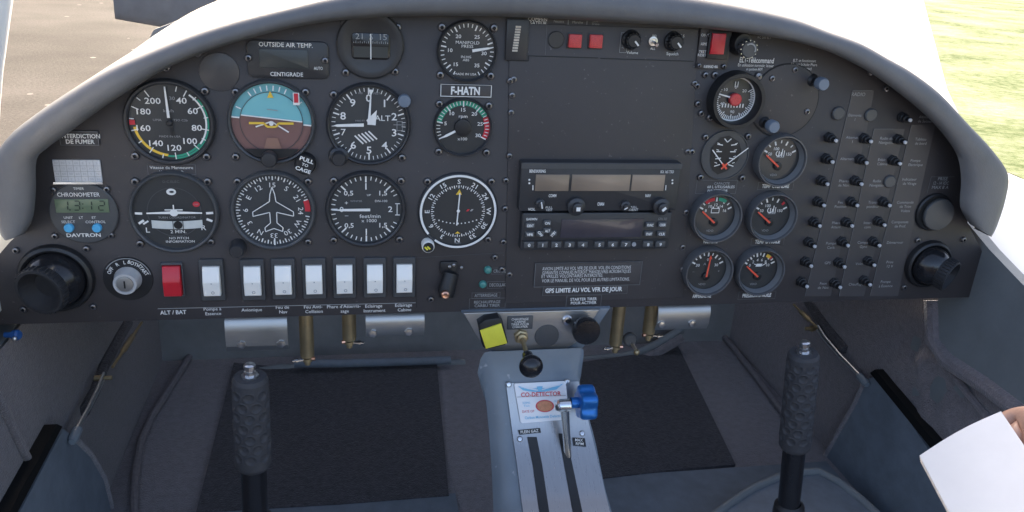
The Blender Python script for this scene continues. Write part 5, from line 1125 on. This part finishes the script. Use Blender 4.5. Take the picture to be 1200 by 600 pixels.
text_on(b,'CO-DETECTOR',634,461.8,47,5,.0048,'sticker_red',.02,-.035); text_on(b,'NORMAL',617,472,9,2.6,.0048,'sticker_blue',.0,-.04); text_on(b,'Tan',617,475.5,7,2.4,.0048,'sticker_blue',0,-.04); text_on(b,'DATE OP',619,482,14,3,.0048,'sticker_red',.0,-.04); text_on(b,'Carbon Monoxide Detector',637,488.3,44,3.2,.0048,'sticker_blue',.01,-.06); text_on(b,'CAUTION',653,470,8,2.4,.0048,'sticker_blue',0,-.04)
flat_on(b,[(606,465),(663,463),(663,463.6),(606,465.6)],.0048,'white_dim')
b.build('print',t)
b=MB(); flat_on(b,[(638.5+10.8*math.cos(2*PI*i/32),475.8+7.2*math.sin(2*PI*i/32)) for i in range(32)],.0048,'sticker_red'); flat_on(b,[(638.5+9.2*math.cos(2*PI*i/32),475.8+6.0*math.sin(2*PI*i/32)) for i in range(32)],.0056,'sticker_orange'); b.build('sensor_spot',t)
# knobs on the upper plate
p=at(578,391,-.02); t=thing('yellow_square_knob','square black knob with bright yellow face, left on console','knob',(p.x,-.01,p.z))
def quadbox(q,y0,y1,m,bev=.001):
    b=MB(); b.plate([P2(a,c,y0) for a,c in q],y0,y1,m,bev); return b
quadbox([(560.5,380.5),(569,375),(585,372.5),(589,376),(595.5,402),(592,405),(570,410),(566,407)],-.024,-.0102,'black',.002).build('body',t)
quadbox([(562.5,388),(587.5,379.5),(594.5,402.5),(569.5,409)],-.0262,-.0242,'yellow_sticker',.0006).build('face',t)
b=MB(); p=at(577.5,374,-.012); b.ring(p.x,p.z,[(.0042,-.0101),(.0042,-.018),(.003,-.019)],'brass',14,cap1=True); b.build('stem',t)
placard('heating_placard','small black plate lettered CHAUFFAGE on the console plate',595,371.3,624,385.5,[('CHAUFFAGE',609.5,374,2.8,20,.0),('CABINE',609.5,377,2.8,13,.0),('TIRER POUR',609.5,380,2.8,21,.0),('CHAUFFER',609.5,383,2.8,18,.0)],None,y=-.0118,plate='bezel_grey')
p=at(610.5,394,-.012); t=thing('heat_pull_knob','black ball knob on a brass rod, pulled out of console','knob',(p.x,-.01,p.z))
b=MB(); b.lathe((p.x,-.0101,p.z),(0,-1,0),[(.0085,0),(.0085,.005),(.0065,.006)],'brass',6); b.lathe((p.x,-.0161,p.z),(0,-1,0),[(.0058,0),(.0058,.004),(.0030,.005)],'brass',18); b.build('nut',t)
E=at(623,431,-.088); E=Vector((E.x,-.085,E.z)); S=Vector((p.x,-.016,p.z)); d=E-S
b=MB(); b.tube([S,S+d*.8],.0026,'brass',12); b.build('rod',t)
b=MB(); dn=d.normalized(); b.lathe(S+d*.62,dn,[(.0058,0),(.0062,.010),(.0052,.013)],'black_gloss',18,cap0=True); r=.0128; b.lathe(E,dn,[(r*math.sin(a),-r*.85*math.cos(a)) for a in [PI*(.14+.86*i/14) for i in range(15)]],'black_gloss',24); b.build('ball',t)
p=at(687,388,-.028); t=thing('black_pull_knob','large round black knob at the right of console plate','knob',(p.x,-.01,p.z))
b=MB(); b.ring(p.x,p.z,[(.006,-.010),(.006,-.018),(.0145,-.020),(.0158,-.023),(.0158,-.030),(.0148,-.0325),(.004,-.0335)],'black_gloss',36,cap1=True); b.build('cap',t)

# ================================================================== CONTROL STICKS
def stick(label,top,bot,base,Y,R):
    T=at(*top,Y); B=at(*bot,Y); D=at(*base,Y); t=thing('control_stick',label,'control stick',(D.x,Y,FZ),'control sticks with dimpled grips')
    d=(T-B); L=d.length; ax=d.normalized()
    b=MB(); NA=128; NH=190; vs=[]; fs=[]
    u=ax.cross(Vector((0,1,0))).normalized(); w=u.cross(ax).normalized()
    for k in range(NH+1):
        h=L*k/NH
        base_r=R*(1-.04*(h/L))
        e=min(h,L-h); 
        if e<.004: base_r-= (.004-e)*.5
        for i in range(NA):
            a=2*PI*i/NA; r=base_r
            # rows of round dimples between raised lips
            row=h/.0118; j=int(row); fr=row-j-.5
            aa=(a/(2*PI)*8+(j%2)*.5)%1-.5
            dd=math.hypot(aa*2*PI*R/8, fr*.0118)/.0046
            if .012<h<L-.010:
                q_=min(1,max(0,(1.05-dd)/.45)); r-= .0016*q_*q_*(3-2*q_) ; r+=.0006*math.exp(-((dd-1.2)/.16)**2)
            vs.append(B+ax*h+(u*math.cos(a)+w*math.sin(a))*r)
    for k in range(NH):
        for i in range(NA): fs.append((k*NA+i,k*NA+(i+1)%NA,(k+1)*NA+(i+1)%NA,(k+1)*NA+i))
    fs.append(tuple(range(NA))); fs.append(tuple(NH*NA+i for i in range(NA)))
    b.add(vs,fs,'grip_foam',True); b.build('grip',t,angle=50)
    b=MB(); b.lathe(T,ax,[(.0085,-.001),(.0085,.0016),(.0058,.0018),(.0058,.0055),(.0042,.0060),(.0042,.0085),(.0058,.009),(.0058,.0125),(.0045,.0138),(.0030,.0142)],'screw_bright',8,cap1=True); b.build('top_bolt',t)
    Bz=B+ (B-T).normalized()*.35*((B.z-FZ)/.35)/abs((B-T).normalized().z)
    b=MB(); b.tube([B+ax*.004,Bz],R*.72,'black_gloss',24); b.build('tube',t)
    b=MB(); C_=D; b.lathe(C_,-ax,[(R*.75,-.004),(R*.98,0),(R*1.05,.012),(R*1.0,.03)],'black',24); b.build('collar',t)
    return t
stick('left control stick with dimpled grey grip and silver top bolt',(293,441),(297,546),(299,606),-.10,.0178)
stick('right control stick with dimpled grip on glossy black tube',(942,413),(931,524),(925,592),-.10,.0178)

# seat shell edge at lower right
q=[(832,604),(856,586),(884,568),(912,556),(935,551),(960,549),(985,562),(1010,582),(1034,604),(1060,640),(830,640)]
P=[atz(a,c,-.455) for a,c in q]; t=thing('seat_shell','blue grey moulded seat shell edge around right control stick','seat',(P[4].x,P[4].y,FZ))
b=MB(); n=len(P); b.add([(p.x,p.y,-.462) for p in P]+[(p.x,p.y,FZ) for p in P],[tuple(range(n))]+[(i,(i+1)%n,n+(i+1)%n,n+i) for i in range(n)],'side_paint'); b.build('shell',t)
b=MB(); b.tube([(p.x,p.y,-.460) for p in P[:10]],.006,'side_grey',10); b.build('rolled_edge',t)
# bluish floor pan near the seats
b=MB(); y1=.172; b.box(-.44,.03,-.6,y1,FZ+.0005,FZ+.004,'side_paint'); b.box(.20,.64,-.6,.188,FZ+.0005,FZ+.004,'side_paint'); o_=b.build('floor_pan',None,(.1,-.2,FZ)); tag(o_,'blue grey painted floor pan in front of the seats',None,kind='structure')

# ================================================================== BOOK AND HAND
BY=-.42
t=thing('open_booklet','open white booklet held at the lower right','booklet',tuple(at(1150,540,BY)))
c0=at(1077.5,534,BY); c1=at(1173,482,BY-.0); c2=at(1262,628,BY-.10); c3=at(1160,690,BY-.10)
U=(c1-c0); V=(c3-c0); 
def bk(u,v,h=0): 
    nrm=U.cross(V).normalized(); nrm=nrm if nrm.dot(CAM-c0)>0 else -nrm
    return c0+U*u+V*v+nrm*(h+.006*math.sin(PI*u)*.5)
b=MB(); nu,nv=16,4; 
for lay in range(4):
    h=-.0012*lay; m='paper'; off_=.006*lay/1
    vs=[bk(i/nu-.010*lay*.5,j/nv+.004*lay,h) for i in range(nu+1) for j in range(nv+1)]
    b.add(vs,[(i*(nv+1)+j,i*(nv+1)+j+1,(i+1)*(nv+1)+j+1,(i+1)*(nv+1)+j) for i in range(nu) for j in range(nv)],'paper' if lay==0 else 'paper_edge',True)
b.build('page',t,recalc=False)
def skin_hand():
    me=bpy.data.meshes.new('hand'); bm=bmesh.new(); lay=bm.verts.layers.skin.verify()
    W=at(1266,476,BY+.05); K=at(1204,520,BY+.04)   # wrist and knuckle zone
    F=(K-W).normalized(); S=(c2-c1).normalized(); N_=(CAM-K).normalized()
    def V_(p,r): v=bm.verts.new(p); v[lay].radius=(r,r*.9); return v
    def chain(a,ps):
        for p,r in ps:
            v=V_(p,r); bm.edges.new((a,v)); a=v
        return a
    w=V_(W-F*.06,.026); w[lay].use_root=True; palm=V_(W+F*.01,.024); bm.edges.new((w,palm)); mid=V_(W+F*.035,.022); bm.edges.new((palm,mid))
    # four fingers curl behind the page, thumb lies along its upper edge
    for k,(o,Ln,r) in enumerate(((-.030,.072,.0085),(-.010,.080,.009),(.012,.075,.0085),(.031,.060,.0075))):
        base=W+F*.050+S*o
        chain(mid,[(base,r*1.15),(base+F*Ln*.45-N_*.012,r),(base+F*Ln*.75-N_*.022,r*.92),(base+F*Ln-N_*.026,r*.8)])
    tb=W+F*.030-S*.016-N_*.004
    chain(palm,[(tb,.013),(tb+F*.024+S*.006-N_*.004,.0115),(tb+F*.044+S*.014-N_*.006,.0105),(tb+F*.058+S*.020-N_*.008,.0085)])
    bm.to_mesh(me); bm.free(); o=bpy.data.objects.new('hand',me); COL.objects.link(o); me.materials.append(MATS['skin'])
    o.modifiers.new('skin','SKIN').use_smooth_shade=True; s_=o.modifiers.new('sub','SUBSURF'); s_.levels=2; s_.render_levels=2
    dg=bpy.context.evaluated_depsgraph_get(); m2=bpy.data.meshes.new_from_object(o.evaluated_get(dg)); o.modifiers.clear(); o.data=m2
    m2.polygons.foreach_set('use_smooth',[True]*len(m2.polygons)); return o
hd=skin_hand(); tag(hd,'bare hand at the right edge holding the open white booklet','hand')

# ================================================================== OUTSIDE
GZ=-1.1
def sheet(name,pts,z,m,label):
    b=MB(); b.add([(x,y,z) for x,y in pts],[tuple(range(len(pts)))],m); o=b.build(name,None,(0,0,GZ)); tag(o,label,None,kind='structure')
sheet('ground',[(-600,-600),(600,-600),(600,600),(-600,600)],GZ,'tarmac','pale brown gritty tarmac around the aircraft')
e1=atz(1082,0,GZ); e2=atz(1110,105,GZ); e3=atz(1150,190,GZ)
sheet('glare_white_ground',[(1.2,-30),(2.2,-30),(e3.x,e3.y),(e2.x,e2.y),(e1.x,e1.y),(60,78),(12,78),(4,22),(1.8,6)],GZ+.004,'glare_ground','ground beyond the glareshield, coloured white to stand for glare')  # pale sheet over the tarmac, glare painted as white ground
sheet('grass',[(2.2,-30),(300,-30),(300,300),(230,300),(60,78),(e1.x,e1.y),(e2.x,e2.y),(e3.x,e3.y)],GZ+.008,'grass','dry pale green grass field at right')
# cowling and propeller ahead of the windscreen
t=thing('engine_cowling','white engine cowling ahead of the panel','cowling',(.1,.9,GZ+.6)); b=MB(); rows=[]
for y_,hw,zt,zb in ((.66,.44,.12,-.45),(.85,.40,.09,-.42),(1.2,.33,.05,-.36),(1.48,.24,.0,-.28)):
    r=[]
    for i in range(24):
        a=2*PI*i/24; c_=math.cos(a); s_=math.sin(a); r.append((.1+hw*math.copysign(abs(c_)**.6,c_),y_,(zt+zb)/2+(zt-zb)/2*math.copysign(abs(s_)**.6,s_)))
    rows.append(r)
n=24; b.add([v for r in rows for v in r],[(i*n+k,i*n+(k+1)%n,(i+1)*n+(k+1)%n,(i+1)*n+k) for i in range(3) for k in range(n)]+[tuple(range(n)),tuple(3*n+k for k in range(n))],'cowl_white',True); b.build('cowl_shell',t)
t=thing('propeller','dark grey propeller blade standing still ahead at upper left','propeller',(.1,1.6,-.04)); hub=Vector((.1,1.6,-.03))
b=MB(); b.lathe(hub+Vector((0,-.10,0)),(0,1,0),[(.11,0),(.115,.06),(.10,.14),(.06,.22),(.0,.26)],'cowl_white',32,cap0=True); b.build('spinner',t)
for sg in (-1,1):
    b=MB(); rows=[]
    tip=.8155 if sg<0 else .80
    for f,ch,tw in ((.10,.07,40),(.25,.11,32),(.45,.135,24),(.65,.130,18),(.85,.112,14),(1.0,.098,12)):
        x=hub.x+sg*tip*f; r=[]; zc=hub.z+.076*f*(1 if sg<0 else -1)
        for i in range(14):
            a=2*PI*i/14; cz_=ch/2*math.cos(a); cy_=ch*.09*math.sin(a); tt_=math.radians(tw)
            r.append((x,1.6+cz_*math.sin(tt_)+cy_,zc+cz_*math.cos(tt_)))
        rows.append(r)
    n=14; b.add([v for r in rows for v in r],[(i*n+k,i*n+(k+1)%n,(i+1)*n+(k+1)%n,(i+1)*n+k) for i in range(5) for k in range(n)]+[tuple(range(n)),tuple(5*n+k for k in range(n))],'prop_grey',True); b.build('blade',t)

# ================================================================== LIGHT
w=bpy.data.worlds.new('World'); scene.world=w; w.use_nodes=True; nt=w.node_tree; bg=nt.nodes['Background']; sky=nt.nodes.new('ShaderNodeTexSky'); sky.sky_type='NISHITA'; sky.sun_disc=False
EL,AZS=math.radians(21),math.radians(4)
sky.sun_elevation=EL; sky.sun_rotation=AZS; sky.air_density=.6; sky.dust_density=6; sky.ozone_density=0
nt.links.new(sky.outputs[0],bg.inputs['Color']); bg.inputs['Strength'].default_value=.15
ld=bpy.data.lights.new('sun','SUN'); ld.energy=2.0; ld.angle=math.radians(.5); ld.color=(1,.95,.87); lo=bpy.data.objects.new('sun',ld); COL.objects.link(lo)
sd=Vector((math.sin(AZS)*math.cos(EL),math.cos(AZS)*math.cos(EL),math.sin(EL))); lo.rotation_euler=sd.to_track_quat('Z','Y').to_euler(); lo.location=sd*20
scene.view_settings.view_transform='Standard'; scene.view_settings.look='None'; scene.view_settings.gamma=1; scene.view_settings.exposure=2.25
scene.render.engine='CYCLES'; scene.cycles.max_bounces=8
for o in bpy.data.objects:
    if '_o' in o: del o['_o']
